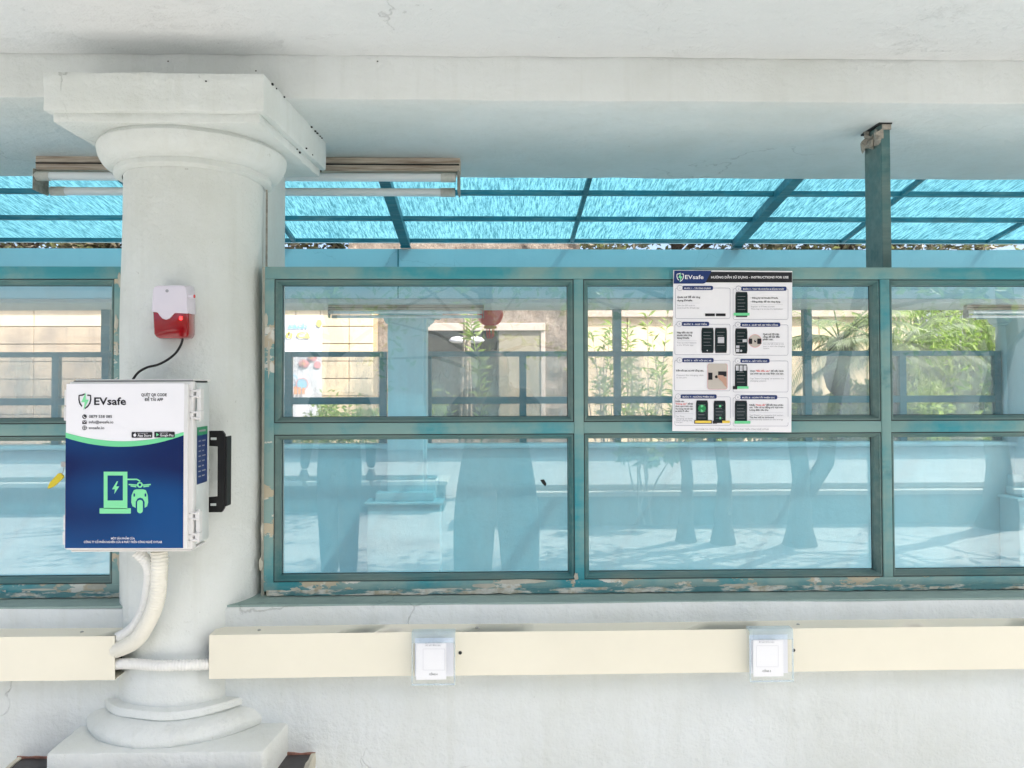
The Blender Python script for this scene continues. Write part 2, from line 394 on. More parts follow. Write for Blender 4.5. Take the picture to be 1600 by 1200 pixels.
# ---------------------------------------------------------------- ground, floor
def sheet(name, x0, x1, y0, y1, z, mat):
    return setp(MB().add([(x0, y0, z), (x1, y0, z), (x1, y1, z), (x0, y1, z)], [(0, 1, 2, 3)]).build(name, mat), kind='structure')
gz = -.02; gx = [-150, -9.5, 10.5, 150]; gy = [-150, 2.45, 8.40, 150]
setp(MB().add([(x, y, gz) for y in gy for x in gx], [(a + 4 * b, a + 1 + 4 * b, a + 5 + 4 * b, a + 4 + 4 * b) for b in range(3) for a in range(3) if (a, b) != (1, 1)]).build('ground', 'pave'), kind='structure')
sheet('floor', -9.6, 10.6, 2.4, 8.6, -.9, 'floor')
setp(MB().box(-9.65, -9.5, 2.4, 8.5, -.95, -.021).box(10.5, 10.65, 2.4, 8.5, -.95, -.021).build('retaining_edge', 'facade'), kind='structure')
# ---------------------------------------------------------------- near wall
wl = thing('low_wall', (0, WALLF, 0), 'white plastered low wall under the teal windows, behind the cream cable trunking', 'wall')
MB().box(-6, 8.5, WALLF, 2.62, -.92, ZWALL).build('wall_body', 'wall', wl, bevel=.006, sub=.12, disp=.004, dscale=4, smooth=True)
MB().box(-6, 8.5, WALLF + .003, FR + .1, ZWALL - .002, ZWALL + .004).build('sill', 'sill', wl)
# beam over the openings
bmx = thing('beam', (0, BF, ZS), 'white concrete beam running over the column and the transom opening', 'beam')
MB().box(-7, 9, BF, BB, ZS, ZC + .3).build('beam_body', 'beam', bmx, bevel=.008, sub=.16, disp=.004, dscale=5, smooth=True)
MB().box(-7, 9, BF + .25, BB - .003, ZC + .3, 4.7).build('upper_wall', 'wall', bmx)
c = MB().box(-7, 9, .75, BF - .004, ZC, ZC + .2).build('ceiling', 'ceiling', bevel=.004, sub=.1, disp=.003, dscale=7, smooth=True)
setp(c, kind='structure')
# ---------------------------------------------------------------- column
def column(cx, cy, mat, label, sgn=1, group=None):
    t = thing('column', (cx, cy, 0), label, 'column', group)
    zp = az(1168, AXY - .31) ; zc1 = az(176, AXY - .30); zc2 = az(194, AXY - .285)
    hb = .302
    MB().box(cx - hb, cx + hb, cy - .30, cy + .30, zc1, ZS + .006).build('abacus', mat, t, skew=(cx, cy - .3, .072 * sgn), bevel=.006, sub=.04, disp=.0032, dscale=14, smooth=True)
    MB().box(cx - hb + .018, cx + hb - .018, cy - .282, cy + .282, zc2, zc1 + .001).build('abacus_fillet', mat, t, skew=(cx, cy - .3, .072 * sgn), bevel=.004, sub=.04, disp=.003, dscale=16, smooth=True)
    pr = [(.10, zc2 + .004), (.268, zc2 + .002)]
    e0 = az(246, AXY - .225)
    for k in range(1, 10):
        q = k / 9; pr.append((.228 + .050 * math.cos(q * 1.57) ** .9 if q < 1 else .228, zc2 - (zc2 - e0) * math.sin(q * 1.45)))
    pr += [(.229, e0 - .004), (.229, e0 - .016), (.222, e0 - .021), (.206, e0 - .024)]
    MB().lathe(cx, cy, pr).build('echinus', mat, t, smooth=True, disp=.004, dscale=8)
    z0 = az(1088, AXY - .14)
    sh = [(.206 + .004 * (1 - q), (e0 - .02) * q + (z0 - .02) * (1 - q)) for q in [i / 40 for i in range(41)]]
    MB().lathe(cx, cy, sh).build('shaft', mat, t, smooth=True, disp=.008, dscale=2.3)
    zr = az(1084, AXY - .14)
    MB().lathe(cx, cy, [(.15, zr + .004), (.200, zr + .004), (.238, zr), (.243, zr - .006), (.243, zr - .020), (.236, zr - .027), (.20, zr - .03)]).build('base_ring', mat, t, smooth=True, disp=.005, dscale=8)
    to = [(.19, zr - .022)] + [(.236 + .054 * math.sin(q / 10 * 2.0) ** .85 if q else .236, zr - .026 - (zr - .026 - zp + .002) * (1 - math.cos(q / 10 * 1.571)) ** .75) for q in range(11)]
    MB().lathe(cx, cy, to).build('torus', mat, t, smooth=True, disp=.005, dscale=7)
    MB().box(cx - .270, cx + .313, cy - .31, cy + .30, 0, zp).build('plinth', mat, t, skew=(cx, cy - .31, .12), bevel=.008, sub=.04, disp=.004, dscale=12, smooth=True)
    return t, zp
col1, ZP = column(CX, AXY, 'column', 'white round plastered column with square capital carrying the charging box')
mb = MB(); rnd = random.Random(9)
for k in range(13):
    u = rnd.random(); y = AXY - .30 + .60 * u; x = CX + .302 + .072 * (y - AXY + .3) + .002; z = ZS - (.0 if k % 3 else .09 if k % 2 else .12) - rnd.random() * .004; a = .0014 + rnd.random() * .0022
    mb.box(x - a, x + a, y - a, y + a * 1.5, z - a, z + a * .8)
for px_, py__ in ((322, 127), (400, 111), (263, 96), (590, 96)): p_ = at(px_, py__, 2.13 if py__ > 115 else BF); mb.box(p_.x - .0022, p_.x + .0022, p_.y - .002, p_.y + .001, p_.z - .0015, p_.z + .0015)
setp(mb.build('dirt_specks', 'dark', col1), kind='stuff')
ps = thing('pier', (CX, 2.6, 0), 'white square pier standing behind the round column, edge seen on its right', 'pier')
MB().box(CX - .19, ax(446, 2.76, 350), 2.50, 2.76, ZWALL - .3, ZS + .003).build('pier_body', 'column', ps, bevel=.006, sub=.1, disp=.003, smooth=True)
MB().box(ax(407, FR), ax(413, FR) - .002, FR + .015, 2.50, ZWALL, ZT + .002).build('putty_joint', 'chip', ps)
MB().box(ax(415.5, 2.497, 350), ax(418.2, 2.497, 350), 2.494, 2.4995, ZT, ZS - .11).build('gap_shade_strip', 'mortar', ps)  # dark strip painted as the shade in the gap between column and pier
# dark stone footing
fz = az(1174, WALLF)
ft = thing('footing', (CX, 2.1, 0), 'dark granite ledge with reddish stained edge beneath the column plinth', 'ledge')
x0, x1 = ax(28, WALLF, 1176), ax(493, WALLF, 1176)
MB().box(x0 + .012, x1 - .012, 1.98, WALLF + .02, 0, fz).build('granite_slab', 'blackstone', ft, bevel=.004)
MB().box(x1 - .012, x1, 1.98, WALLF + .02, 0, fz + .004).box(x0, x0 + .012, 1.98, WALLF + .02, 0, fz + .004).build('edge_mortar', 'chip', ft, split=True, sub=.03, disp=.006, dscale=30)
MB().box(CX + .291, CX + .296, 2.13, WALLF + .01, fz - .01, fz + .007).box(x0, CX - .29, WALLF - .004, WALLF + .003, fz, fz + .006).box(CX + .29, x1, WALLF - .004, WALLF + .003, fz - .01, fz + .005).build('red_mortar', 'brick', ft, split=True, sub=.012, disp=.004, dscale=40)
# ---------------------------------------------------------------- near windows
def bead_ring(mb, x0, x1, z0, z1, wd, yo, yi, yg):
    """mitred bevelled glazing bead: outer loop, raised lip, slope to glass"""
    def loop(i, y): return [(x0 + i, y, z0 + i), (x1 - i, y, z0 + i), (x1 - i, y, z1 - i), (x0 + i, y, z1 - i)]
    ls = [loop(.0026, yo + .016), loop(.0028, yo), loop(wd * .42, yo), loop(wd * .47, yo + .004), loop(wd * .55, yo + .004), loop(wd, yi), loop(wd, yg)]
    vs = [v for l in ls for v in l]; fs = []
    for a in range(len(ls) - 1):
        for k in range(4): fs.append((a * 4 + k, a * 4 + (k + 1) % 4, a * 4 + 4 + (k + 1) % 4, a * 4 + 4 + k))
    mb.add(vs, fs)
GL = FR + .040
def window(name, label, xj, mulls, xe, jamb_left):
    """xj..xe outer edges, mulls = list of (x0,x1) mullion faces"""
    t = thing(name, ((xj + xe) / 2, FR, ZB), label, 'window')
    zr1, zr0 = az(660, FR), az(678, FR)      # middle rail
    zt0 = az(436, FR); zb1 = az(907, FR)
    kw = dict(bevel=.0025, sub=.25, smooth=True)
    MB().box(xj, xe, FR, FR + .07, zt0, ZT).build('top_rail', 'teal', t, **kw)
    MB().box(xj, xe, FR - .002, FR + .07, ZB, zb1).build('bottom_rail', 'tealbad', t, **kw)
    MB().box(xj + .01, xe, FR - .004, FR + .06, ZB - .012, ZB + .004).build('putty_strip', 'puttyline', t, sub=.02, disp=.0035, dscale=70)
    edges = []
    if jamb_left is not None: edges.append((jamb_left[0], jamb_left[1], 'jamb'))
    edges += [(a, b, 'mullion') for a, b in mulls]
    for a, b, nm in edges:
        MB().box(a, b, FR - .001, FR + .07, zb1 if nm == 'mullion' else ZB + .001, zt0).build(nm, 'tealbad' if nm == 'jamb' else 'teal', t, **kw)
    xs = sorted([(a, b) for a, b, _ in edges] + [(xe, xe + .05) if jamb_left and jamb_left[0] < xe - .5 else (xj - .05, xj)])
    for (a0, a1), (b0, b1) in zip(xs[:-1], xs[1:]):
        MB().box(a1, b0, FR + .001, FR + .07, zr0, zr1).build('middle_rail', 'teal', t, **kw)
        for z0, z1 in ((zb1, zr0), (zr1, zt0)):
            mb = MB(); bead_ring(mb, a1, b0, z0, z1, .0165, FR + .003, FR + .02, GL + .002)
            mb.build('glazing_bead', 'bead', t)
            def rg(i0, i1, y0, y1, nm):
                a_, b_, c_, d_ = a1 + i0, b0 - i0, z0 + i0, z1 - i0; w_ = i1 - i0
                MB().box(a_, b_, y0, y1, c_, c_ + w_).box(a_, b_, y0, y1, d_ - w_, d_).box(a_, a_ + w_, y0, y1, c_ + w_, d_ - w_).box(b_ - w_, b_, y0, y1, c_ + w_, d_ - w_).build(nm, 'dark', t)
            rg(.0001, .0026, FR + .004, FR + .01, 'seam_shade'); rg(.0155, .0180, GL - .0015, GL + .001, 'gasket_and_shade')  # dark rings painted for the shade in the bead gap and at the glass
            MB().box(a1 + .012, b0 - .012, GL, GL + .004, z0 + .012, z1 - .012).build('pane', 'glass', t)
    return t
wr = window('window', 'long teal framed window right of the column with the instruction poster on it', ax(413, FR), [(ax(897, FR), ax(912, FR)), (ax(1377, FR), ax(1392, FR)), (ax(1857, FR), ax(1872, FR))], 3.1, (ax(413, FR), ax(428, FR)))
wlx = window('window', 'teal framed window at the left edge, partly behind the charging box', -3.1, [(ax(-310, FR), ax(-296, FR))], ax(191, FR), (ax(177, FR), ax(191, FR)))
# chips of white filler and a dead insect on the frame
def blob(name, px, py, Y, wpx, hpx, mat, parent, th=.003, n=14, seed=0):
    rnd = random.Random(seed); c_ = at(px, py, Y); s_ = Y / F; pts = []
    for k in range(n):
        q = 2 * math.pi * k / n; r = .65 + .45 * rnd.random()
        pts.append((c_.x + math.cos(q) * wpx / 2 * s_ * r, c_.z + math.sin(q) * hpx / 2 * s_ * r))
    return MB().prism(pts, Y - th, Y + .002).build(name, mat, parent)
for i, (px, py, wpx, hpx) in enumerate([(416, 500, 5, 26), (410, 830, 5, 34), (408, 882, 7, 22), (420, 560, 4, 60), (760, 915, 44, 9), (812, 909, 90, 7), (1150, 915, 56, 8), (900, 901, 8, 14), (1210, 917, 90, 6), (462, 921, 18, 8), (1110, 907, 30, 5), (700, 921, 60, 5), (980, 921, 70, 4), (1460, 918, 120, 5)]):
    blob('filler_patch', px, py, FR - .001 if py > 890 or px < 430 else FR, wpx, hpx, 'chip', wr, .002, seed=i)
for i, (px, py, wpx, hpx) in enumerate([(182, 505, 7, 26), (183, 545, 5, 22), (187, 438, 6, 26), (183, 830, 6, 50), (150, 916, 40, 9), (60, 921, 70, 4), (186, 880, 5, 26)]):
    blob('filler_patch', px, py, FR - .001, wpx, hpx, 'chip', wlx, .002, seed=40 + i)
MB().prism([(at(850 + a, 753 + b, GL - .001).x, at(850, 753 + b, GL - .001).z) for a, b in ((-6, -3), (0, -4), (4, 3), (2, 7), (-3, 2))], GL - .003, GL - .0005).build('paint_fleck', 'dark', wr)
# ---------------------------------------------------------------- steel post
pp = thing('steel_post', (ax(1384, 2.49), 2.5, ZT), 'teal box section steel post standing on the window frame with mortar at its head', 'post')
px0, px1 = ax(1378, 2.49, 300), ax(1392, 2.49, 300)
pw0 = ax(1378, 2.49, 300)
MB().box(pw0, px1, 2.49, 2.605, ZT, ZS - .001).build('post_body', 'post', pp, bevel=.002)
mb = MB(); rnd = random.Random(5)
for k in range(16):
    y = 2.49 + rnd.random() * .11; z = ZS - rnd.random() * .055 - .004; s_ = .010 + rnd.random() * .012
    q = [Vector((pw0 - .004 + rnd.uniform(-.012, .014), y, z)) + Vector((rnd.uniform(-s_, s_) * .7, rnd.uniform(-s_, s_) * 1.4, rnd.uniform(-s_, s_) * 1.3)) for _ in range(9)]
    bm = bmesh.new(); [bm.verts.new(v) for v in q]; r_ = bmesh.ops.convex_hull(bm, input=bm.verts)
    bm.verts.ensure_lookup_table(); bm.verts.index_update(); mb.add([v.co.copy() for v in bm.verts], [tuple(v.index for v in f.verts) for f in bm.faces]); bm.free()
mb.box(pw0 + .003, px1 + .002, 2.486, 2.50, ZS - .022, ZS - .004)
mb.build('mortar_lump', 'mortar', pp)
MB().box(pw0 - .01, px1 + .003, 2.482, 2.61, ZS - .005, ZS + .001).build('gap_line', 'dark', pp)
# ---------------------------------------------------------------- twin tube light
LY = 2.90
lt = thing('tube_light', (ax(385, LY), LY, ZS), 'unlit twin fluorescent tube light on a weathered wooden batten behind the column', 'light fitting')
a0, a1 = ax(55, LY, 260), ax(719, LY, 270)
MB().box(a0, a1, LY, LY + .06, ZS - .052, ZS - .0005).build('batten', 'wood', lt, bevel=.003)
MB().box(a0 + .004, a1 - .004, LY - .006, LY, ZS - .030, ZS - .026).build('batten_groove', 'dark', lt)
for nm, dy, dz, xa, xb in (('tube', -.005, -.082, 55, 712), ('tube', .06, -.122, 80, 711)):
    y = LY + dy; z = ZS + dz + .004; b0, b1 = ax(xa, y, 290), ax(xb, y, 290)
    MB().tube([(b0 + .04, y, z), (b1 - .04, y, z)], .0155, 16).build('tube', 'tube', lt, smooth=True)
    MB().tube([(b0, y, z), (b0 + .055, y, z)], .0172, 16).tube([(b1 - .055, y, z), (b1, y, z)], .0172, 16).build('tube_cap', 'cap', lt, split=True, smooth=True)
for xx in (a0 + .0, a1 - .012):
    MB().box(xx + .002, xx + .010, LY - .022, LY + .075, ZS - .134, ZS - .052).build('lamp_holder', 'mortar', lt, bevel=.004)
# ---------------------------------------------------------------- cable trunking
TF = WALLF - .075
def trunk(label, x0, x1, zt, zb, seed):
    t = thing('cable_trunking', ((x0 + x1) / 2, WALLF, zb), label, 'cable trunking', 'cable trunking along the low wall')
    th = .002; yb = WALLF + .014
    MB().box(x0, x1, TF, TF + th, zb, zt).box(x0, x1, TF + th, yb, zt - th, zt).box(x0, x1, TF + th, yb, zb, zb + th).build('cover', 'cream', t, sub=.12, disp=.0022, dscale=1.7, smooth=True)
    MB().box(x0, x1, WALLF - .009, WALLF - .006, zb + .003, zt - .003).build('back_plate', 'dark', t)
    return t
zt, zb = az(987, TF), az(1055, TF)
tL = trunk('cream cable trunking left of the column', -3.6, ax(180, TF, 1020), zt, zb, 1)
tR = trunk('long cream cable trunking right of the column with two clear holders', ax(327, TF, 1020), 4.6, zt, zb, 2)
for px, par in ((745, tR), (1247, tR), (405, tR), (128, tL)):
    p = at(px, 982, TF + .035); mb = MB().lathe(p.x, p.y, [(0, zt + .003), (.003, zt + .003), (.005, zt + .0012), (.005, zt)], 12); mb.build('screw', 'metal', par, smooth=True)
for px, py in ((719, 1020), (1240, 1016)):
    p = at(px, py, TF); MB().tube([(p.x, TF - .0008, p.z), (p.x, TF + .001, p.z)], .005, 14).build('drilled_hole', 'dark', tR)
# conduits
def conduit(pts_px, r, mat, label, name='conduit', pitch=.0085):
    # centreline through points (px,py,Y); corrugated
    P = [at(*p) for p in pts_px]; path = []
    for i in range(len(P) - 1):
        p0, p1, p2, p3 = P[max(i - 1, 0)], P[i], P[i + 1], P[min(i + 2, len(P) - 1)]
        for k in range(60):
            t = k / 60; path.append(.5 * ((2 * p1) + (-p0 + p2) * t + (2 * p0 - 5 * p1 + 4 * p2 - p3) * t * t + (-p0 + 3 * p1 - 3 * p2 + p3) * t ** 3))
    path.append(P[-1]); L_ = [0]
    for a, b in zip(path[:-1], path[1:]): L_.append(L_[-1] + (b - a).length)
    n = int(L_[-1] / pitch) * 4; pts = []; rad = []; j = 0
    for i in range(n + 1):
        d = L_[-1] * i / n
        while j < len(L_) - 2 and L_[j + 1] < d: j += 1
        t = (d - L_[j]) / max(L_[j + 1] - L_[j], 1e-9); pts.append(path[j].lerp(path[j + 1], min(t, 1)))
        rad.append(r * (1, 1, .89, .89)[i % 4])
    o = MB().tube(pts, rad, 16).build(name, mat, smooth=True, loc=pts[-1], angle=50)
    setp(o, label, 'conduit', 'corrugated conduits on the column'); return o
conduit([(214, 862, 2.10), (233, 885, 2.11), (232, 925, 2.16), (222, 960, 2.19), (204, 985, 2.215), (172, 1003, 2.25)], .0165, 'conduit', 'thinner white corrugated conduit curving from the box bottom to the left trunking')
conduit([(249, 862, 2.10), (249, 890, 2.10), (245, 935, 2.12), (232, 970, 2.15), (210, 1002, 2.19), (170, 1020, 2.25)], .0225, 'cond2', 'thick cream corrugated conduit curving down from the box bottom to the left trunking')
conduit([(172, 1038, 2.245), (205, 1037, 2.215), (250, 1040, 2.195), (300, 1039, 2.205), (335, 1038, 2.24)], .0150, 'conduit', 'white corrugated conduit running level across the column between both trunkings')
# ---------------------------------------------------------------- charging box
BY = 2.02; BBk = 2.165
bx = thing('charging_box', (CX, BBk, az(862, BY)), 'white electric vehicle charging box with blue and green sticker fixed to the column', 'charging box')
L0, L1 = ax(102, BY, 730), ax(299, BY, 730); T0, T1 = az(861, BY, 200), az(596, BY, 200)
MB().box(L0 + .008, L1 - .004, BY + .03, BBk - .004, T0 + .004, T1 - .002).build('box_body', 'boxside', bx, bevel=.006, smooth=True)
MB().box(L0, L1, BY + .012, BY + .040, T0, T1).build('door', 'box', bx, bevel=.006, smooth=True)
MB().box(L0 + .002, ax(293, BY, 730), BY, BY + .014, T0 + .004, az(600, BY, 200)).build('door_panel', 'box', bx, bevel=.003, smooth=True)
MB().box(L0 + .012, L1 - .004, BY + .022, BBk, T1 + .0015, T1 + .006).build('rain_lip', 'box', bx, bevel=.001)
MB().box(L0 + .010, L1 - .006, BY + .018, BBk - .02, T1 - .002, T1 + .002).build('gasket_and_shade', 'dark', bx)
MB().box(L0 + .006, L1 - .008, BY + .02, BBk - .02, T0 - .006, T0 - .001).build('bottom_lip', 'box', bx, bevel=.001)
X1b = L1 - .004
def hinge(px, py0, py1):
    x = ax(px + 4, BY + .03, 700); z0, z1 = az(py1, BY + .03, 300), az(py0, BY + .03, 300); h = z1 - z0
    o = MB().box(L1 - .012, x + .003, BY + .012, BY + .030, z0 + h * .05, z0 + h * .11).box(L1 - .012, x + .003, BY + .012, BY + .030, z0 + h * .23, z0 + h * .29)\
        .box(L1 - .012, x + .003, BY + .012, BY + .030, z0 + h * .72, z0 + h * .78).box(L1 - .012, x + .003, BY + .012, BY + .030, z0 + h * .90, z0 + h * .96)\
        .box(x - .004, x + .008, BY + .014, BY + .036, z0 + h * .03, z0 + h * .31).box(x - .004, x + .008, BY + .014, BY + .036, z0 + h * .70, z0 + h * .98)\
        .box(x - .003, x + .007, BY + .018, BY + .038, z0 + h * .31, z0 + h * .70).build('hinge', 'box', bx, bevel=.0012)
    MB().tube([(x + .002, BY + .024, z0 - .002), (x + .002, BY + .024, z1 + .003)], .0032, 8).build('hinge_pin', 'box', o)
hinge(308, 607, 657); hinge(307, 797, 846)
def latch(py0, py1):
    z0, z1 = az(py1, BY + .02, 100), az(py0, BY + .02, 100); h = z1 - z0
    MB().box(L0 - .010, L0 + .004, BY + .008, BY + .036, z0, z0 + h * .42).box(L0 - .010, L0 + .004, BY + .010, BY + .034, z0 + h * .46, z1 - h * .08)\
        .box(L0 - .007, L0 + .004, BY + .012, BY + .03, z0 + h * .42, z1).build('latch', 'box', bx, bevel=.0016)
latch(605, 657); latch(800, 850)
MB().tube([(L0 - .001, BY + .02, az(727, BY, 100)), (L0 - .008, BY + .02, az(727, BY, 100))], .008, 14).build('lock', 'metal', bx, smooth=True)
# wall bracket
Yb = 2.19
z0, z1 = az(800, Yb, 350), az(673, Yb, 350)
br = [(ax(326, Yb, 700), z0), (ax(348, Yb, 700), z0), (ax(352, Yb, 700), z0 + .012), (ax(352, Yb, 700), z1 - .010), (ax(348, Yb, 700), z1), (ax(326, Yb, 700), z1), (ax(326, Yb, 700), z1 - .042), (ax(341, Yb, 700), z1 - .044), (ax(341, Yb, 700), z0 + .044), (ax(326, Yb, 700), z0 + .042)]
MB().prism(br, Yb - .006, Yb + .006).box(ax(352, Yb, 700), ax(357, Yb + .01, 700), Yb - .004, Yb + .035, z0 + .016, z1 - .016).box(ax(260, Yb), ax(326, Yb), Yb - .006, Yb + .006, z0 + .002, z0 + .04).box(ax(260, Yb), ax(326, Yb), Yb - .006, Yb + .006, z1 - .04, z1 - .002).build('wall_bracket', 'black', bx, bevel=.0015)
for zz in (z1 - .022, z0 + .022):
    MB().add([], []).box(ax(331, Yb), ax(340, Yb), Yb - .0072, Yb - .0055, zz - .0035, zz + .0035).build('bracket_slot', 'boxside', bx, bevel=.0007)
# ---- front sticker
st = MB().prism([(at(x, y, BY).x, at(x, y, BY).z) for x, y in ((104, 600), (288, 599), (286, 857), (101, 857))], BY - .0004, BY + .001).build('sticker', 'i_white', bx)
pr = Print(st, BY - .0004)
def swoosh(x0, x1, ya, yb_, sag, n=20):
    return [(x0 + (x1 - x0) * k / n, ya + (yb_ - ya) * k / n + sag * 4 * (k / n) * (1 - k / n)) for k in range(n + 1)]
up = swoosh(102.5, 287, 676, 675, 14); lo = swoosh(102.5, 287, 684, 680, 16)
pr.mesh('green_wave', [[up[i], up[i + 1], lo[i + 1], lo[i]] for i in range(20)], 'i_green', 2)
bl = [(101.5 + 184.7 * k / 20, 856.5) for k in range(21)]
pr.mesh('blue_field', [lo[::1] + bl[::-1]], 'i_blue', 1)
def shield(pr, cx, cy, s, cshield, cbolt, lay=2):
    sh = [(-.0, -1), (.35, -.86), (.78, -.78), (.82, -.2), (.70, .30), (.40, .72), (0, 1), (-.40, .72), (-.70, .30), (-.82, -.2), (-.78, -.78), (-.35, -.86)]
    po = [(cx + x * s, cy + y * s) for x, y in sh]
    segs = ring(po, cx, cy, s * .18); pr.mesh('logo', [q for i, q in enumerate(segs) if i not in (0, 6)], cshield, lay)
    pr.mesh('logo_bolt', [[(cx + x * s, cy + y * s) for x, y in p_] for p_ in ([(.12, -1.12), (-.44, .10), (.02, .12), (.10, -.18)], [(-.16, 1.10), (.50, -.20), (.10, -.20), (.02, .12), (-.02, .12)])], cbolt, lay + 1)
shield(pr, 132.5, 627, 12.5, 'i_black', 'i_lime')
pr.text([('EVsafe', 147, 632.5, 11.5, 50, 'l', .022)], 'i_black', 2)
pr.text([('QUÉT QR CODE', 240.5, 619, 4.4, 40, 'c', .02), ('ĐỂ TẢI APP', 240.5, 626.5, 4.4, 29, 'c', .02),
         ('0879 558 085', 139, 653, 4.4, 36, 'l', .012), ('info@evsafe.io', 139, 661.5, 4.2, 38, 'l', .012), ('evsafe.io', 139, 670.5, 4.2, 24, 'l', .012)], 'i_black', 2)
pr.mesh('icon', [circ(132, 651, 3.6), rect(128.5, 657, 135.5, 662.5), *ring(circ(132, 668.5, 3.6), 132, 668.5, .8), *stroke([(128.4, 668.5), (135.6, 668.5)], .7), *stroke([(132, 665), (132, 672)], .7)], 'i_black', 2)
pr.mesh('icon_detail', [*stroke([(130.4, 649.5), (131, 652), (133.6, 652.9)], 1.0), *stroke([(128.7, 657.4), (132, 660), (135.3, 657.4)], .7)], 'i_white', 3)
pr.pieces('badge', [rrect(205.5, 675, 238, 684, 1.4), rrect(241, 674.6, 273, 683.6, 1.4)], 'i_black', 4)
pr.text([('App Store', 215, 682.2, 3.8, 21, 'l', .01), ('Google Play', 250, 681.8, 3.6, 21.5, 'l', .01), ('Download on the', 215, 677.6, 1.7, 16, 'l', 0), ('GET IT ON', 250, 677.4, 1.7, 12, 'l', 0)], 'i_white', 5)
pr.mesh('badge_apple', [circ(210.6, 680, 2.3, 12), stroke([(210.8, 677.4), (211.8, 675.9)], .9)[0]], 'i_white', 5)
pr.mesh('badge_play', [[(244.2, 676.4), (248.4, 679.2), (244.2, 682)]], 'i_lime', 5)
# charging station pictogram
G = 'i_lime'
pr.mesh('pictogram', [rect(162, 737, 168, 795), rect(192, 737, 199, 795), rect(168, 737, 192, 743), rect(168, 782, 192, 795), rrect(155.5, 794, 204.5, 802.5, 1), *stroke([(199, 749), (214, 749), (219, 752)], 2.2),
    circ(218.5, 757.5, 4.6, 16), *stroke([(201, 757), (214, 758)], 2.0), *stroke([(223, 758), (235.5, 757)], 2.0), *stroke([(204, 759.4), (213, 760.5)], 1.8), *stroke([(224, 760.5), (233, 759.4)], 1.8),
    [(209, 766), (213, 764.5), (224, 764.5), (228, 766), (231, 774), (231.5, 785), (230, 791), (226, 793.5), (226, 784), (223, 779), (219, 777.5), (215, 779), (212, 784), (212, 793.5), (207, 791), (205, 785), (205.5, 774)],
    rrect(214.3, 781, 223.2, 802, 4.3, 5), [(182.5, 752), (175, 764.5), (179.6, 764.5), (178.4, 772), (186.4, 760), (181.4, 760), (184.5, 752)]], G, 2)
pr.pieces('pictogram_detail', [rrect(208.5, 771, 211, 776, 1), rrect(226, 771, 228.5, 776, 1), circ(218.5, 757.5, 2.2, 12)], 'i_blue', 4)
pr.text([('MỘT SẢN PHẨM CỦA', 192, 842.8, 3.0, 37, 'c', .01), ('CÔNG TY CỔ PHẦN NGHIÊN CỨU & PHÁT TRIỂN CÔNG NGHỆ CHTLAB', 192, 848.4, 3.2, 122, 'c', .01)], 'i_white', 3)
# side sticker on the right face
def side(y0p, y1p, pa, pb, off):   # a patch on plane X = X1b; y in metres, z by pixel at px 310
    return [(X1b + off, y0p, az(pa, y0p, 306)), (X1b + off, y1p, az(pa, y1p, 306)), (X1b + off, y1p, az(pb, y1p, 306)), (X1b + off, y0p, az(pb, y0p, 306))]
zs = [az(668, 2.06, 306), az(681, 2.06, 306), az(758, 2.06, 306)]
ys0, ys1 = 2.066, 2.140
ss = MB().add([(X1b + .0006, ys0, zs[0]), (X1b + .0006, ys1, zs[0]), (X1b + .0006, ys1, zs[2]), (X1b + .0006, ys0, zs[2])], [(0, 1, 2, 3)]).build('side_sticker', 'i_navy', bx)
MB().add([(X1b + .0010, ys0, zs[0]), (X1b + .0010, ys1, zs[0]), (X1b + .0010, ys1, zs[1]), (X1b + .0010, ys0, zs[1])], [(0, 1, 2, 3)]).build('sticker_heading', 'i_darkgreen', ss)
mb = MB(); mb.add([(X1b + .0014, ys0 + .012, zs[0] - .008), (X1b + .0014, ys1 - .015, zs[0] - .008), (X1b + .0014, ys1 - .015, zs[0] - .013), (X1b + .0014, ys0 + .012, zs[0] - .013)], [(0, 1, 2, 3)])
for k in range(8):
    z = zs[1] - .014 - k * .0135
    for a, b in ((.010, .026), (.036, .060 - .006 * (k % 3))): mb.add([(X1b + .0012, ys0 + a, z), (X1b + .0012, ys0 + b, z), (X1b + .0012, ys0 + b, z - .003), (X1b + .0012, ys0 + a, z - .003)], [(0, 1, 2, 3)])
mb.build('small_print', 'i_grey', ss)
# key with yellow tag
kz = az(727, BY, 100)
key = thing('key', (L0 - .008, BY + .02, kz), 'key with yellow plastic tag hanging in the lock of the charging box', 'key')
MB().box(L0 - .022, L0 - .006, BY + .0185, BY + .0215, kz - .006, kz + .008).build('key_bow', 'metal', key, bevel=.001)
p0, p1 = at(98, 741, BY + .01), at(75, 763, BY + .005)
d = (p1 - p0).normalized(); nrm = Vector((d.z, 0, -d.x)); L_ = (p1 - p0).length
def P2(t, w_): q = p0 + d * (t * L_) + nrm * w_; return (q.x, q.z)
MB().prism([P2(0, -.005), P2(.08, -.0085), P2(.72, -.0075), P2(1, -.002), P2(1, .002), P2(.72, .0075), P2(.08, .0085), P2(0, .005)], BY + .004, BY + .012).build('tag', 'brass', key, bevel=.001)
MB().tube([(L0 - .014, BY + .02, kz - .004), (L0 - .012, BY + .014, kz - .014), (p0.x, BY + .008, p0.z)], .0012, 6).build('key_ring', 'metal', key)
# ---------------------------------------------------------------- siren
SY = 2.165
sr = thing('siren', (CX, 2.22, az(530, SY, 265)), 'white wall alarm siren with red lens on the column above the box', 'siren')
def pz(x, y, Y=SY): p = at(x, y, Y); return (p.x, p.z)
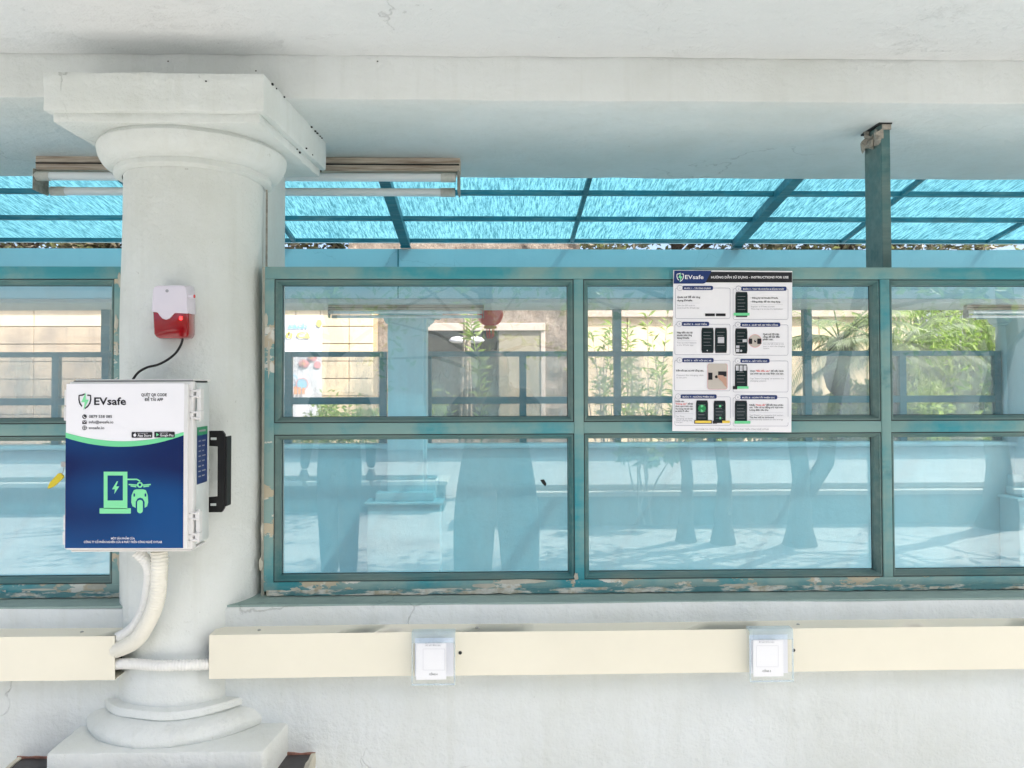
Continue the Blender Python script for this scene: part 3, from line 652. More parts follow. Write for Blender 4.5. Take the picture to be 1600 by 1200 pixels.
# housing: tapered body, rounded top
body = [(236, 487), (238, 452), (241, 446), (247, 444.5), (288, 444), (293, 446), (295.5, 453), (297, 490), (274, 489), (270, 494), (266, 498), (260, 500), (254, 498), (249, 493), (246, 488)]
fr_ = [pz(x, y, SY) for x, y in body]; bk = [pz(266 + (x - 266) * 1.02, y, 2.225) for x, y in body]
def loft(fr, bk, y0, y1, name, mat, par, bev=.003):
    n = len(fr); vs = [(x, y0, z) for x, z in fr] + [(x, y1, z) for x, z in bk]
    return MB().add(vs, [tuple(range(n)), tuple(range(2 * n - 1, n - 1, -1))] + [(i, i + n, (i + 1) % n + n, (i + 1) % n) for i in range(n)]).build(name, mat, par, bevel=bev, smooth=True)
fr_ = [pz(266 + (x - 266) * .92 - 1.5, 488 + (y - 488) * .96, SY) for x, y in body]
bk = [(x + (0.004 if x > CX + .02 else -.0), z) for x, z in [pz(266 + (x - 266) * 1.0, y, 2.20) for x, y in body]]
loft(fr_, bk, SY, 2.235, 'housing', 'sirenw', sr)
lens = [(238, 484), (240, 522), (243, 527), (249, 529.5), (286, 529.5), (294, 528), (297, 522), (297, 484)]
loft([pz(266 + (x - 266) * .93 - 1.0, 505 + (y - 505) * .97, SY + .006) for x, y in lens], [pz(x, y, 2.20) for x, y in lens], SY + .006, 2.235, 'lens', 'lens', sr)
p = at(282, 497, SY + .004)
MB().lathe(p.x, p.y + .0035, [(0, p.z + .006), (.0045, p.z + .004), (.005, p.z - .004), (0, p.z - .006)], 10).build('lit_diode', 'diode', sr, smooth='all')
p = at(261, 454.5, SY); MB().tube([(p.x, SY - .0006, p.z), (p.x, SY + .001, p.z)], .0045, 14).build('sound_hole', 'i_grey', sr)
p = at(293, 463, SY + .015)
bt = MB().tube([(p.x - .006, p.y, p.z), (p.x + .004, p.y, p.z)], .008, 14).tube([(p.x, p.y, p.z), (p.x + .018, p.y, p.z)], .0052, 12).build('side_knob', 'sirenw', sr, smooth=True)
MB().tube([(p.x + .018, p.y, p.z), (p.x + .0205, p.y, p.z)], .0048, 12).build('knob_tip', 'i_red', bt)
cb = [(286, 527, 2.19), (283, 538, 2.19), (275, 551, 2.19), (262, 562, 2.18), (246, 570, 2.17), (230, 574, 2.16), (216, 582, 2.14), (207, 594, 2.12)]
P = [at(*q) for q in cb]; path = []
for i in range(len(P) - 1):
    p0_, p1_, p2_, p3_ = P[max(i - 1, 0)], P[i], P[i + 1], P[min(i + 2, len(P) - 1)]
    for k in range(6):
        t = k / 6; path.append(.5 * ((2 * p1_) + (-p0_ + p2_) * t + (2 * p0_ - 5 * p1_ + 4 * p2_ - p3_) * t * t + (-p0_ + 3 * p1_ - 3 * p2_ + p3_) * t ** 3))
path.append(P[-1])
setp(MB().tube(path, .0034, 10).build('cable', 'black', smooth=True, loc=path[-1]), 'thin black cable from the siren down to the top of the charging box', 'cable')
# ---------------------------------------------------------------- instruction poster
PYF = FR - .006
def py_(px, py):
    c_ = 0
    if py > 640: q = (py - 640) / 36; c_ = -.007 * math.sin(min(q, 1) * math.pi * .9)
    return PYF - .003 + c_
po = thing('poster', (ax(1144, FR), PYF, az(676, FR)), 'white instruction poster with dark header and eight numbered steps, taped on the window', 'poster')
mb = MB(); nx, ny = 12, 40; vs = []
cor = ((1052, 422), (1238, 423.5), (1236.5, 675.5), (1050.5, 673.5))
def pc(u, v):
    a = (cor[0][0] * (1 - u) + cor[1][0] * u, cor[0][1] * (1 - u) + cor[1][1] * u); b = (cor[3][0] * (1 - u) + cor[2][0] * u, cor[3][1] * (1 - u) + cor[2][1] * u)
    return (a[0] * (1 - v) + b[0] * v, a[1] * (1 - v) + b[1] * v)
for j in range(ny + 1):
    for i in range(nx + 1): x, y = pc(i / nx, j / ny); vs.append(at(x, y, py_(x, y)))
mb.add(vs, [(j * (nx + 1) + i, j * (nx + 1) + i + 1, (j + 1) * (nx + 1) + i + 1, (j + 1) * (nx + 1) + i) for j in range(ny) for i in range(nx)])
sheet_o = mb.build('paper', 'i_white', po, smooth='all')
q = Print(sheet_o, py_, .0006)
# coordinates measured in a 943x1200 enlargement of [1040..1260] x [410..690]
def zx(x): return 1040 + x * 220 / 943
def zy(y): return 410 + y * 280 / 1200
def zr(x0, y0, x1, y1): return rect(zx(x0), zy(y0), zx(x1), zy(y1))
def strips(po_): return po_
q.mesh('header_band', [[(zx(270), zy(62)), (zx(847), zy(66)), (zx(847), zy(134)), (zx(250), zy(134))]], 'i_black', 1)
q.mesh('header_tab', [[(zx(58), zy(55)), (zx(308), zy(56)), (zx(266), zy(138)), (zx(252), zy(142)), (zx(54), zy(142))]], 'i_navy', 2)
shield(q, zx(98), zy(100), 7, 'i_white', 'i_lime', 3)
q.text([('EVsafe', zx(130), zy(111), 6.2, zx(254) - zx(130), 'l', .012)], 'i_white', 3)
q.text([('HƯỚNG DẪN SỬ DỤNG - INSTRUCTIONS FOR USE', zx(305), zy(107), 3.5, zx(823) - zx(305), 'l', .022)], 'i_white', 3)
def outline(x0, y0, x1, y1, t=.5, r=10):
    p_ = rrect(zx(x0), zy(y0), zx(x1), zy(y1), r * .233, 2); return stroke(p_ + [p_[0]], t)
boxes = [(66, 172, 432, 376), (452, 176, 820, 382), (62, 414, 432, 618), (452, 418, 820, 622), (60, 656, 432, 860), (452, 660, 820, 868), (62, 900, 434, 1092), (452, 905, 820, 1096)]
q.pieces('step_frame', [outline(*b) for b in boxes], 'i_line', 1)
heads = [('BƯỚC 1 - TẢI ỨNG DỤNG', 112, 318, 171), ('BƯỚC 2 - TẠO TÀI KHOẢN & ĐĂNG NHẬP', 505, 810, 176), ('BƯỚC 3 - NẠP TIỀN', 108, 292, 412), ('BƯỚC 4 - QUÉT MÃ QR TRÊN CỔNG', 500, 768, 417),
         ('BƯỚC 5 - KẾT NỐI SẠC XE', 110, 322, 655), ('BƯỚC 6 - BẮT ĐẦU SẠC', 500, 696, 659), ('BƯỚC 7 - NGỪNG PHIÊN SẠC', 100, 342, 898), ('BƯỚC 8 - HOÀN TẤT PHIÊN SẠC', 500, 748, 903)]
q.pieces('step_heading', [rrect(zx(a), zy(y - 14), zx(b), zy(y + 14), 2.2, 3) for _, a, b, y in heads], 'i_navy', 2)
q.pieces('step_number', [circ(zx(a - 16), zy(y), 4.6, 8) for _, a, b, y in heads], 'i_white', 3)
q.pieces('step_ring', [ring(circ(zx(a - 16), zy(y), 4.6, 8), zx(a - 16), zy(y), .5) for _, a, b, y in heads], 'i_line', 4)
q.text([(t, zx(a + 14), zy(y + 7), 2.2, zx(b - 16) - zx(a + 14), 'l', .02) for t, a, b, y in heads], 'i_white', 4)
q.text([(str(i + 1), zx(a - 16), zy(y + 6), 2.6, None, 'c', .01) for i, (_, a, b, y) in enumerate(heads)], 'i_line', 5)
def tx(s_, x, y, x1, bo=.02, h=2.7): return (s_, zx(x), zy(y), h, zx(x1) - zx(x), 'l', bo)
q.text([tx('Quét mã để tải ứng', 78, 238, 232), tx('dụng EVsafe.', 78, 260, 182), tx('• Đăng ký tài khoản EVsafe.', 570, 243, 755, h=2.4), tx('• Đăng nhập để vào ứng dụng', 570, 268, 768, h=2.4),
        tx('Nạp tiền vào tài', 76, 475, 180), tx('khoản trên ứng', 76, 493, 176), tx('dụng EVsafe.', 76, 511, 160), tx('Quét mã QR trên', 652, 486, 760), tx('cổng, để bắt đầu', 652, 504, 764), tx('phiên sạc.', 652, 521, 722),
        tx('Kết nối sạc xe với cổng sạc.', 72, 730, 256, h=2.4), tx('Chọn', 566, 732, 600, h=2.4), tx('để tiến hành', 705, 732, 790, h=2.4), tx('quá trình sạc xe máy điện của bạn.', 566, 750, 792, h=2.4),
        tx('Nhấn vào', 66, 935, 125, h=2.4), tx('để kết', 148, 952, 184, h=2.4), tx('thúc quá trình sạc.', 66, 968, 184, h=2.4), tx('Vui lòng rút bộ sạc', 66, 985, 184, h=2.4), tx('ra khỏi ổ cắm.', 66, 1001, 158, h=2.4),
        tx('Nhấn', 562, 960, 600, h=2.4), tx('để kết thúc phiên', 674, 960, 788, h=2.4), tx('sạc. Tiền sẽ tự động trừ dựa trên', 562, 976, 788, h=2.4), tx('lượng điện tiêu thụ.', 562, 993, 690, h=2.4), tx('The fee will be deducted', 562, 1042, 725, h=2.2)], 'i_black', 2)
q.text([tx('"Bắt đầu sạc"', 604, 732, 700, h=2.4), tx('"Dừng sạc"', 66, 952, 142, h=2.4), tx('"Hoàn tất"', 604, 960, 670, h=2.4)], 'i_red', 2)
q.text([tx('Scan the QR code to', 78, 292, 196, 0, 2.2), tx('download the EVsafe app', 78, 309, 226, 0, 2.2), tx('Register an EVsafe account.', 572, 300, 732, 0, 2.2), tx('Then, log in to access the application.', 572, 316, 786, 0, 2.2),
        tx('Top up your balance', 76, 542, 206, 0, 2.2), tx('in the EVsafe app.', 76, 558, 188, 0, 2.2), tx('Scan the QR code on the', 654, 550, 792, 0, 2.2), tx('port to start the charging', 654, 566, 798, 0, 2.2), tx('session.', 654, 580, 696, 0, 2.2),
        tx('Connect the charging cable', 72, 760, 254, 0, 2.2), tx('to the port.', 72, 776, 144, 0, 2.2), tx('Tap "Start Charging" to activate the', 566, 782, 792, 0, 2.2), tx('charging session', 566, 798, 674, 0, 2.2),
        tx('Tap "Stop', 68, 1035, 124, 0, 2.2), tx('Charging" to finish.', 68, 1050, 184, 0, 2.2), tx('Then unplug the', 68, 1062, 176, 0, 2.0), tx('charger.', 68, 1074, 118, 0, 2.0), tx('Tap "Finish" to complete the session.', 562, 1028, 790, 0, 2.2), tx('automatically based on the energy', 562, 1056, 788, 0, 2.2),
        tx('SẢN PHẨM CỦA CÔNG TY CỔ PHẦN NGHIÊN CỨU VÀ PHÁT TRIỂN CÔNG NGHỆ CHTLAB', 200, 1122, 690, .005, 2.3)], 'i_grey', 2)
q.pieces('rule_line', [stroke([(zx(a), zy(y)), (zx(b), zy(y))], .35) for a, b, y in ((78, 228, 272), (570, 786, 282), (76, 208, 524), (654, 792, 536), (566, 792, 760), (68, 184, 1012), (562, 788, 1004))], 'i_faint', 1)
phones = [(468, 198, 550, 366), (240, 438, 322, 606), (330, 438, 411, 606), (466, 442, 548, 610), (464, 684, 548, 846), (204, 924, 284, 1074), (322, 926, 402, 1076), (464, 926, 546, 1078)]
def vsub(x0, y0, x1, y1, r=10):  # tall shapes cut in strips so they follow the curled paper
    out = []; n = 8
    for k in range(n):
        a, b = y0 + (y1 - y0) * k / n, y0 + (y1 - y0) * (k + 1) / n; ia = r * .4 if k == 0 else 0; ib = r * .4 if k == n - 1 else 0
        out.append([(zx(x0 + ia), zy(a)), (zx(x1 - ia), zy(a)), (zx(x1 - ib), zy(b)), (zx(x0 + ib), zy(b))])
    return out
q.pieces('phone_picture', [vsub(*p_) for p_ in phones], 'i_black', 2)
q.pieces('phone_screen', [vsub(p_[0] + 5, p_[1] + 8, p_[2] - 5, p_[3] - 8, 4) for p_ in phones], 'i_screen', 3)
q.pieces('app_button', [zr(456, 338, 562, 356), zr(480, 830, 556, 846), zr(462, 1062, 568, 1080)], 'i_green', 4)
q.pieces('app_button_shadow', [zr(450, 828, 480, 850), zr(316, 1060, 345, 1080), zr(192, 1056, 310, 1080)], 'i_black', 3)
q.pieces('app_button_yellow', [zr(198, 1060, 306, 1076), zr(380, 1060, 430, 1076)], 'i_yellow', 4)
q.mesh('app_glow', [circ(zx(244), zy(978), 6.2, 14)], 'i_glow', 4)
q.pieces('app_symbol', [zr(236, 955, 252, 970), zr(236, 978, 252, 1000), zr(358, 955, 372, 970), zr(360, 1035, 372, 1050)], 'i_green', 5)
q.pieces('app_detail', [zr(350, 500, 392, 540), zr(472, 556, 494, 572), zr(472, 578, 494, 600), zr(516, 514, 544, 534), circ(zx(506), zy(592), 1.7, 10), circ(zx(279), zy(590), 1, 8), zr(470, 690, 490, 724), zr(496, 690, 516, 728), zr(522, 690, 542, 724)], 'i_faint', 4)
q.mesh('app_lines', [s_ for p_ in phones for k in range(5) for s_ in stroke([(zx(p_[0] + 14), zy(p_[1] + 30 + k * 22)), (zx(p_[2] - 16 - 8 * (k % 2)), zy(p_[1] + 30 + k * 22))], .35)], 'i_grey', 4)
q.pieces('store_badge', [zr(265, 342, 330, 360), zr(337, 342, 402, 360)], 'i_black', 2)
q.pieces('photo_inset', [rrect(zx(282), zy(678), zx(414), zy(850), 3, 3), circ(zx(599), zy(526), 10, 20)], 'i_photo', 2)
q.mesh('photo_inset_rim', ring(circ(zx(599), zy(526), 10.4, 20), zx(599), zy(526), .6) + stroke(rrect(zx(282), zy(678), zx(414), zy(850), 3, 3), .5), 'i_pink', 3)
q.pieces('photo_socket', [zr(286, 738, 314, 786), zr(352, 730, 408, 764), circ(zx(340), zy(766), 2.4, 10), zr(557, 510, 580, 546), zr(614, 510, 641, 546), zr(594, 519, 606, 535)], 'i_black', 3)
q.mesh('photo_hand', [[(zx(346), zy(762)), (zx(356), zy(754)), (zx(384), zy(756)), (zx(408), zy(778)), (zx(410), zy(840)), (zx(396), zy(826)), (zx(378), zy(798)), (zx(360), zy(784))]], 'i_skin', 4)
q.mesh('photo_wall_print', [zr(600, 520, 603, 526)], 'i_white', 4)
# ---------------------------------------------------------------- clear label holders
def holder(dx, dy, label, skew, num, g):
    # built in pixels about the first holder, then shifted
    X = lambda x, y=1020, Y=TF: ax(x + dx, Y, y + dy)
    t = thing('label_holder', (X(679), TF, az(1065, TF)), label, 'label holder', g)
    Z = lambda y: at(679 + dx, y + dy, TF).z
    x0, x1 = X(645), X(712); y0 = TF - .034
    # tray: back plate, side walls, slanted hinged cover
    MB().box(x0, x1, TF - .003, TF - .001, Z(1056), Z(984)).build('back_plate', 'acrylic', t)
    s1 = skew
    MB().box(x0, x0 + .0025, y0 + .006, TF - .003, Z(1066), Z(984)).box(x1 - .0025 + s1, x1 + s1, y0 + .006, TF - .003, Z(1066), Z(990)).build('side_wall', 'acrylic', t, bevel=.0008)
    MB().box(x0 + .0015, x1 - .0015, y0 + .004, y0 + .006, Z(1064), Z(1000)).build('cover', 'acrylic', t, bevel=.0006)
    mb = MB().box(x0, x1, y0 + .002, y0 + .006, Z(1062) - .004, Z(1062)).box(x0, x0 + .003, y0 + .001, y0 + .006, Z(1060), Z(998)).box(x1 - .003, x1, y0 + .001, y0 + .006, Z(1060), Z(998)); mb.build('cover_rim', 'acrylicb', t, bevel=.0006)
    MB().box(x0, x1, y0 + .004, TF - .001, Z(986), Z(982.5)).box(x0, x0 + .012, y0 + .002, y0 + .006, Z(999), Z(986)).box(x1 - .012, x1, y0 + .002, y0 + .006, Z(999), Z(986)).box(x0 + .012, x1 - .012, y0 + .004, y0 + .007, Z(999), Z(986)).build('hinge_bar', 'acrylicb', t, bevel=.0008)
    MB().box(x0 + .0065, x1 - .006, TF - .0045, TF - .003, Z(1056), Z(996)).build('inner_card', 'i_paper', t)
    cd = MB().box(X(650 + 1.5), X(698), y0 + .010, y0 + .0112, Z(1057), Z(1001)).build('card', 'i_card', t)
    pc_ = Print(cd, y0 + .0098)
    pc_.text([('QUÉT MÃ TRÊN', 677 + dx, 1005 + dy, 2.2, 26, 'c', 0), ('ĐỂ BẮT ĐẦU SẠC', 677 + dx, 1009.5 + dy, 2.2, 24, 'c', 0)], 'i_grey', 1)
    pc_.text([(num, 677 + dx, 1055 + dy, 2.8, 13, 'c', .015)], 'i_black', 1)
    pc_.mesh('card_frame', [s_ for s_ in stroke(rrect(661 + dx, 1014 + dy, 695 + dx, 1047 + dy, 1) + [(694 + dx, 1014 + dy)], .4)], 'i_faint', 1)
holder(0, 0, 'clear flip-up label holder on the trunking below the first window panes', 0, 'CỔNG 4', 'clear label holders on the cream trunking')
holder(521, -5, 'clear flip-up label holder on the trunking below the poster', .003, 'CỔNG 5', 'clear label holders on the cream trunking')
# ---------------------------------------------------------------- canopy roof between the two wings
YE = 7.62; ZE = az(373.5, YE); SL = math.tan(R(9.7))
def rz(y): return ZE + SL * (YE - y)
cn = thing('canopy_roof', (0, YE, ZE), 'blue translucent sheet roof on teal steel rafters over the passage', 'roof')
for k in range(8):
    y = YE - k * .572
    MB().box(-8.5, 9.5, y - .022, y + .022, rz(y) - .040, rz(y) + .0).build('purlin', 'steel', cn)
thick = [-4.9, -.95 + .0, ax(1150, YE, 390), ax(1150, YE, 390) + 3.6]; thin = [-3.0, ax(460, YE, 378), ax(893, YE, 375), ax(1315, YE, 375), 5.0, 7.2]
thick[1] = ax(634, YE, 385)
def raf(x, w_, h_, nm, y0=BB, y1=YE, drop=0):
    z0, z1 = rz(y0) - drop, rz(y1) - drop
    MB().add([(x - w_, y0, z0 - h_), (x + w_, y0, z0 - h_), (x + w_, y0, z0), (x - w_, y0, z0), (x - w_, y1, z1 - h_), (x + w_, y1, z1 - h_), (x + w_, y1, z1), (x - w_, y1, z1)],
             [(0, 1, 2, 3), (7, 6, 5, 4), (0, 4, 5, 1), (3, 2, 6, 7), (1, 5, 6, 2), (0, 3, 7, 4)]).build(nm, 'steel', cn)
for x in thick: raf(x, .045, .075, 'rafter', drop=.012); MB().box(x - .05, x + .05, YE - .05, YE + .02, az(388, YE), rz(YE) - .08).build('rafter_foot', 'steel', cn)
for x in thin: raf(x, .019, .035, 'rafter', drop=.006)
xs = sorted([-8.5, 9.5] + thick + thin)
for a, b in zip(xs[:-1], xs[1:]):
    mb = MB(); n = max(2, int((b - a) / .09)); z_ = .006
    vs = []
    for i in range(n + 1):
        x = a + (b - a) * i / n; wz = .004 * math.sin(x * 60)
        vs += [(x, BB, rz(BB) + z_ + wz), (x, YE + .03, rz(YE + .03) + z_ + wz)]
    mb.add(vs, [(2 * i, 2 * i + 2, 2 * i + 3, 2 * i + 1) for i in range(n)]); mb.build('roof_sheet', 'poly', cn, smooth='all')
# ---------------------------------------------------------------- far wing
FI, FW, FO = 7.62, 8.36, 8.48
ZFS = az(479, FO - .02)
fb = thing('beam', (0, FI, ZFS), 'sky blue beam across the far side of the passage', 'beam')
zfi0 = az(466, FI); zfi1 = az(389, FI)
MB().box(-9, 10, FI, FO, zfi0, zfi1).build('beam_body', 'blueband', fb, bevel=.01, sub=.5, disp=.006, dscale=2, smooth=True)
MB().box(ax(622, FI) - .006, ax(622, FI) + .006, FI - .004, FI + .01, zfi0, zfi1).build('expansion_joint', 'farteal', fb)
MB().box(-9, 10, FI + .06, FO - .02, zfi0 - .04, zfi0 - .002).build('soffit_board', 'beam', fb)
fw_ = thing('low_wall', (0, 8.3, 0), 'sky blue low wall on the far side of the passage below the far windows', 'wall')
zfs = az(700, 8.22)
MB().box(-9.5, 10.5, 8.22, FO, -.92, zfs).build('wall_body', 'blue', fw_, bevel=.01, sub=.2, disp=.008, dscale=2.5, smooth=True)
MB().box(-9, 10, 8.17, FO - .05, zfs + .001, zfs + .045).build('ledge', 'blue', fw_, bevel=.01, sub=.2, disp=.006, smooth=True)
def farcol(x, lab):
    cc, _ = column(x, 8.42, 'blue', lab, group='sky blue far piers with bases')
    MB().box(x - .185, x + .185, 8.04, 8.34, -.9, zfi0).build('pier', 'blue', cc, bevel=.01, sub=.15, disp=.006, smooth=True)
    MB().box(x - .06, x + .215, 8.10, 8.32, 0, zfi0 - .01).build('pier_return', 'blue', cc, bevel=.006)
    zt_ = az(771, 7.85); mb = MB()
    MB().box(x - .37, x + .37, 7.90, 8.215, -.9, zt_ - .12).build('pedestal', 'blue', cc, bevel=.01, sub=.15, disp=.008, smooth=True)
    MB().box(x - .40, x + .40, 7.87, 8.215, zt_ - .12, zt_ - .09).box(x - .30, x + .30, 7.94, 8.215, zt_ - .09, zt_).build('pedestal_cap', 'blue', cc, bevel=.012, sub=.1, disp=.006, smooth=True)
farcol(ax(636, 8.2), 'sky blue pier of the far wing behind the first window panes')
farcol(ax(1612, 8.2), 'sky blue pier of the far wing at the right edge')
farcol(ax(636, 8.2) - 6.7, 'sky blue pier of the far wing beyond the left edge')
zf = [az(549, FW), az(557, FW), az(620, FW), az(631, FW), az(690, FW)]
def farwin(x0, x1, mu, label, posts):
    t = thing('window', ((x0 + x1) / 2, FW, zf[4]), label, 'window', 'far windows of the passage')
    for a, b in ((zf[1], zf[0]), (zf[3], zf[2])): MB().box(x0, x1, FW, FW + .06, a, b).build('rail', 'farteal', t, bevel=.004)
    xs_ = [x0 + .04] + mu + [x1 - .04]
    for i, x in enumerate(xs_): MB().box(x - .038, x + .038, FW - .004, FW + .064, zf[4] - .05, zf[0] - .002).build('stile', 'farteal', t, bevel=.004)
    for a, b in zip(xs_[:-1], xs_[1:]):
        MB().box(a + .038, b - .038, FW + .03, FW + .034, zf[2], zf[1]).build('pane', 'farglass', t)
        MB().box(a + .038, b - .038, FW + .03, FW + .034, zf[4] - .05, zf[3]).build('pane', 'farglass', t)
    for x in posts: MB().box(x - .045, x + .045, FW - .006, FW + .07, zf[0], zfi0).build('post', 'farteal', t)
g = [ax(663, FW), ax(817, FW), ax(965, FW), ax(1112, FW), ax(1263, FW), ax(1411, FW), ax(1565, FW)]
farwin(g[0], g[6], g[1:6], 'far window row with dusty panes seen right of the far pier', [g[2], g[4]])
farwin(-7.2, ax(604, FW), [ax(-62, FW), ax(86, FW), ax(164, FW), ax(303, FW), ax(450, FW)], 'far window row seen left of the far pier', [ax(164, FW)])
# far tube lights: copies of the near fitting
l2 = copy_tree(lt); l2.location = (ax(632, 7.75), 7.85, zfi0 - .04); l2['label'] = 'tube light fitting under the far blue beam, seen through the first window panes'
l2['group'] = 'tube light fittings under the far beam'
l3 = copy_tree(lt); l3.location = (ax(1640, 7.75), 7.85, zfi0 - .04); l3['label'] = 'tube light fitting under the far blue beam at the right edge'; l3['group'] = l2['group']
# ---------------------------------------------------------------- buildings and garden beyond
CY_ = 12.4
cw = thing('cream_building', (-4.5, CY_, 0), 'cream building of large panels with a colourful banner beyond the far windows', 'building')
bx0, bx1 = -11, ax(583, CY_)
MB().box(bx0, bx1, CY_ + .03, CY_ + 4, -.02, 3.35).build('wall', 'creamjoint', cw)
zz0 = az(482, CY_)
MB().box(bx0, bx1 + .05, CY_ - .05, CY_ + .2, zz0, zz0 + .25).build('cornice', 'creamwall', cw, bevel=.01)
MB().box(bx0, bx1 + .02, CY_ - .0, CY_ + .2, zz0 + .25, 3.36).build('parapet', 'creamwall', cw)
pw = ax(583, CY_) - ax(545, CY_) ; ph = az(508, CY_) - az(535, CY_)
xr = bx1; i = 0
while xr > bx0:
    wdt = pw if i % 2 == 0 else pw * 1.18
    if i > 4: wdt = 1.1
    for j in range(12):
        z1_ = zz0 - .01 - j * ph
        if z1_ - ph < 0: break
        MB().box(xr - wdt + .006, xr - .006, CY_, CY_ + .04, z1_ - ph + .008, z1_ - .008).build('wall_panel', 'stained' if i in (7, 8) and j > 0 else 'creamwall', cw, bevel=.004, segs=1)
    xr -= wdt; i += 1
# banner
bn = thing('banner', (ax(440, CY_), CY_ - .02, .6), 'white banner with pastel lettering and balloons on the cream building', 'banner')
b0, b1 = ax(385, CY_), ax(503, CY_)
sh_ = MB().box(b0, b1, CY_ - .02, CY_ - .008, az(655, CY_), az(493, CY_)).build('banner_sheet', 'i_paper', bn)
pb = Print(sh_, CY_ - .022, .004)
pb.text([('sách', 450, 513, 8.5, 30, 'l', .03)], 'i_sky', 3)
pb.text([('ủ Cà', 447, 528, 9, 38, 'l', .04)], 'i_sun', 3)
pb.mesh('banner_line', [s_ for k, (a, b) in enumerate(((452, 486), (450, 480), (458, 490))) for s_ in stroke([(a, 536 + k * 3), (b, 536 + k * 3)], .6)], 'i_faint', 3)
pb.mesh('balloon', [circ(500 - 1.5, 505, 4.5, 14, 6), circ(452, 566, 6, 10)], 'i_sun', 3)
pb.mesh('banner_picture', [circ(475, 568, 9, 7, 7), circ(488, 560, 8, 6, 5), circ(496, 570, 6, 7)], 'i_pink', 3)
pb.mesh('banner_picture', [circ(474, 568, 4, 9, 3), circ(486, 558, 4, 9, 3)], 'i_orange', 8)
pb.mesh('banner_ring', ring(circ(457, 594, 9, 18), 457, 594, 2.2) + ring(circ(472, 600, 8, 12), 472, 600, 3) + [circ(472, 600, 4.5)], 'i_sky', 6)
pb.mesh('banner_ring', ring(circ(472, 600, 10, 12), 472, 600, 1.4), 'i_pink', 7)
pb.mesh('banner_block', [rect(459, 604, 464, 616), rect(466, 605, 470, 616), rect(472, 606, 476, 616)], 'i_orange', 9)
# rough stone building
SYY = 12.9
sb = thing('stone_building', (.3, SYY, 0), 'rough brown stone building with pale trimmed window behind a red lantern', 'building')
MB().box(bx1 - .5, ax(905, SYY), SYY, SYY + 4, -.02, 4.2).build('wall', 'stone', sb, sub=.12, disp=.05, dscale=5)
wy = SYY - .08
MB().box(ax(664, wy), ax(852, wy), wy - .05, wy + .1, az(517, wy), az(505, wy)).box(ax(664, wy), ax(669, wy), wy - .03, wy + .1, az(680, wy), az(517, wy)).box(ax(845, wy), ax(852, wy), wy - .03, wy + .1, az(680, wy), az(517, wy)).build('window_trim', 'trim', sb, split=True, bevel=.008)
MB().box(ax(669, wy), ax(779, wy), wy, wy + .06, az(660, wy), az(517, wy)).build('window_pane', 'darkroom', sb)
MB().box(ax(779, wy), ax(845, wy), wy - .01, wy + .06, az(672, wy), az(517, wy)).build('blind', 'curtain', sb)
MB().box(ax(779, wy) - .02, ax(779, wy) + .01, wy - .02, wy + .06, az(672, wy), az(517, wy)).build('window_bar', 'darkface', sb)
for cxx in (715, 743):
    c_ = at(cxx, 532, wy - .12); o = MB().lathe(0, 0, [(0, -.05), (.10, -.04), (.15, 0), (.10, .05), (0, .07)], 14); o.v = [Vector((v.x + c_.x, v.y * .5 + c_.y, v.z + c_.z)) for v in o.v]; o.build('white_bowl', 'i_paper', sb, smooth='all')
# cream wall behind the shrubs
rw = thing('garden_wall', (3.0, 14.2, 0), 'plain cream garden wall behind young shrubs', 'wall')
for k in range(7):
    a = ax(905, 14.2) + k * .9; MB().box(a + .01, a + .89, 14.2, 14.35, -.02, az(496, 14.2)).build('wall_panel', 'creamwall', rw, bevel=.008)
MB().box(ax(905, 14.2), ax(905, 14.2) + 6.3, 14.12, 14.4, az(496, 14.2), az(482, 14.2)).build('coping', 'trim', rw, bevel=.01)
# small tiled roof house at right
hs = thing('tiled_house', (5, 15.0, 0), 'pale grey house with a tiled roof edge behind the palm', 'house')
hx0, hx1 = ax(1225, 15), ax(1420, 15)
MB().box(hx0, hx1, 15.3, 18, -.02, az(505, 15.2)).build('wall', 'facade', hs)
mb = MB(); z_e = az(500, 15)
for k in range(40):
    x = hx0 + (hx1 - hx0) * k / 40; ww = (hx1 - hx0) / 40
    for r_ in range(4):
        y = 15 + r_ * .28; z = z_e + r_ * .11
        mb.add([(x, y, z), (x + ww / 2, y, z + .035), (x + ww * .98, y, z), (x, y + .3, z + .12), (x + ww / 2, y + .3, z + .155), (x + ww * .98, y + .3, z + .12), (x, y, z - .03), (x + ww * .98, y, z - .03)], [(0, 1, 4, 3), (1, 2, 5, 4), (6, 7, 2, 1, 0)])
setp(mb.build('roof_tiles', 'tile', hs), kind='stuff')
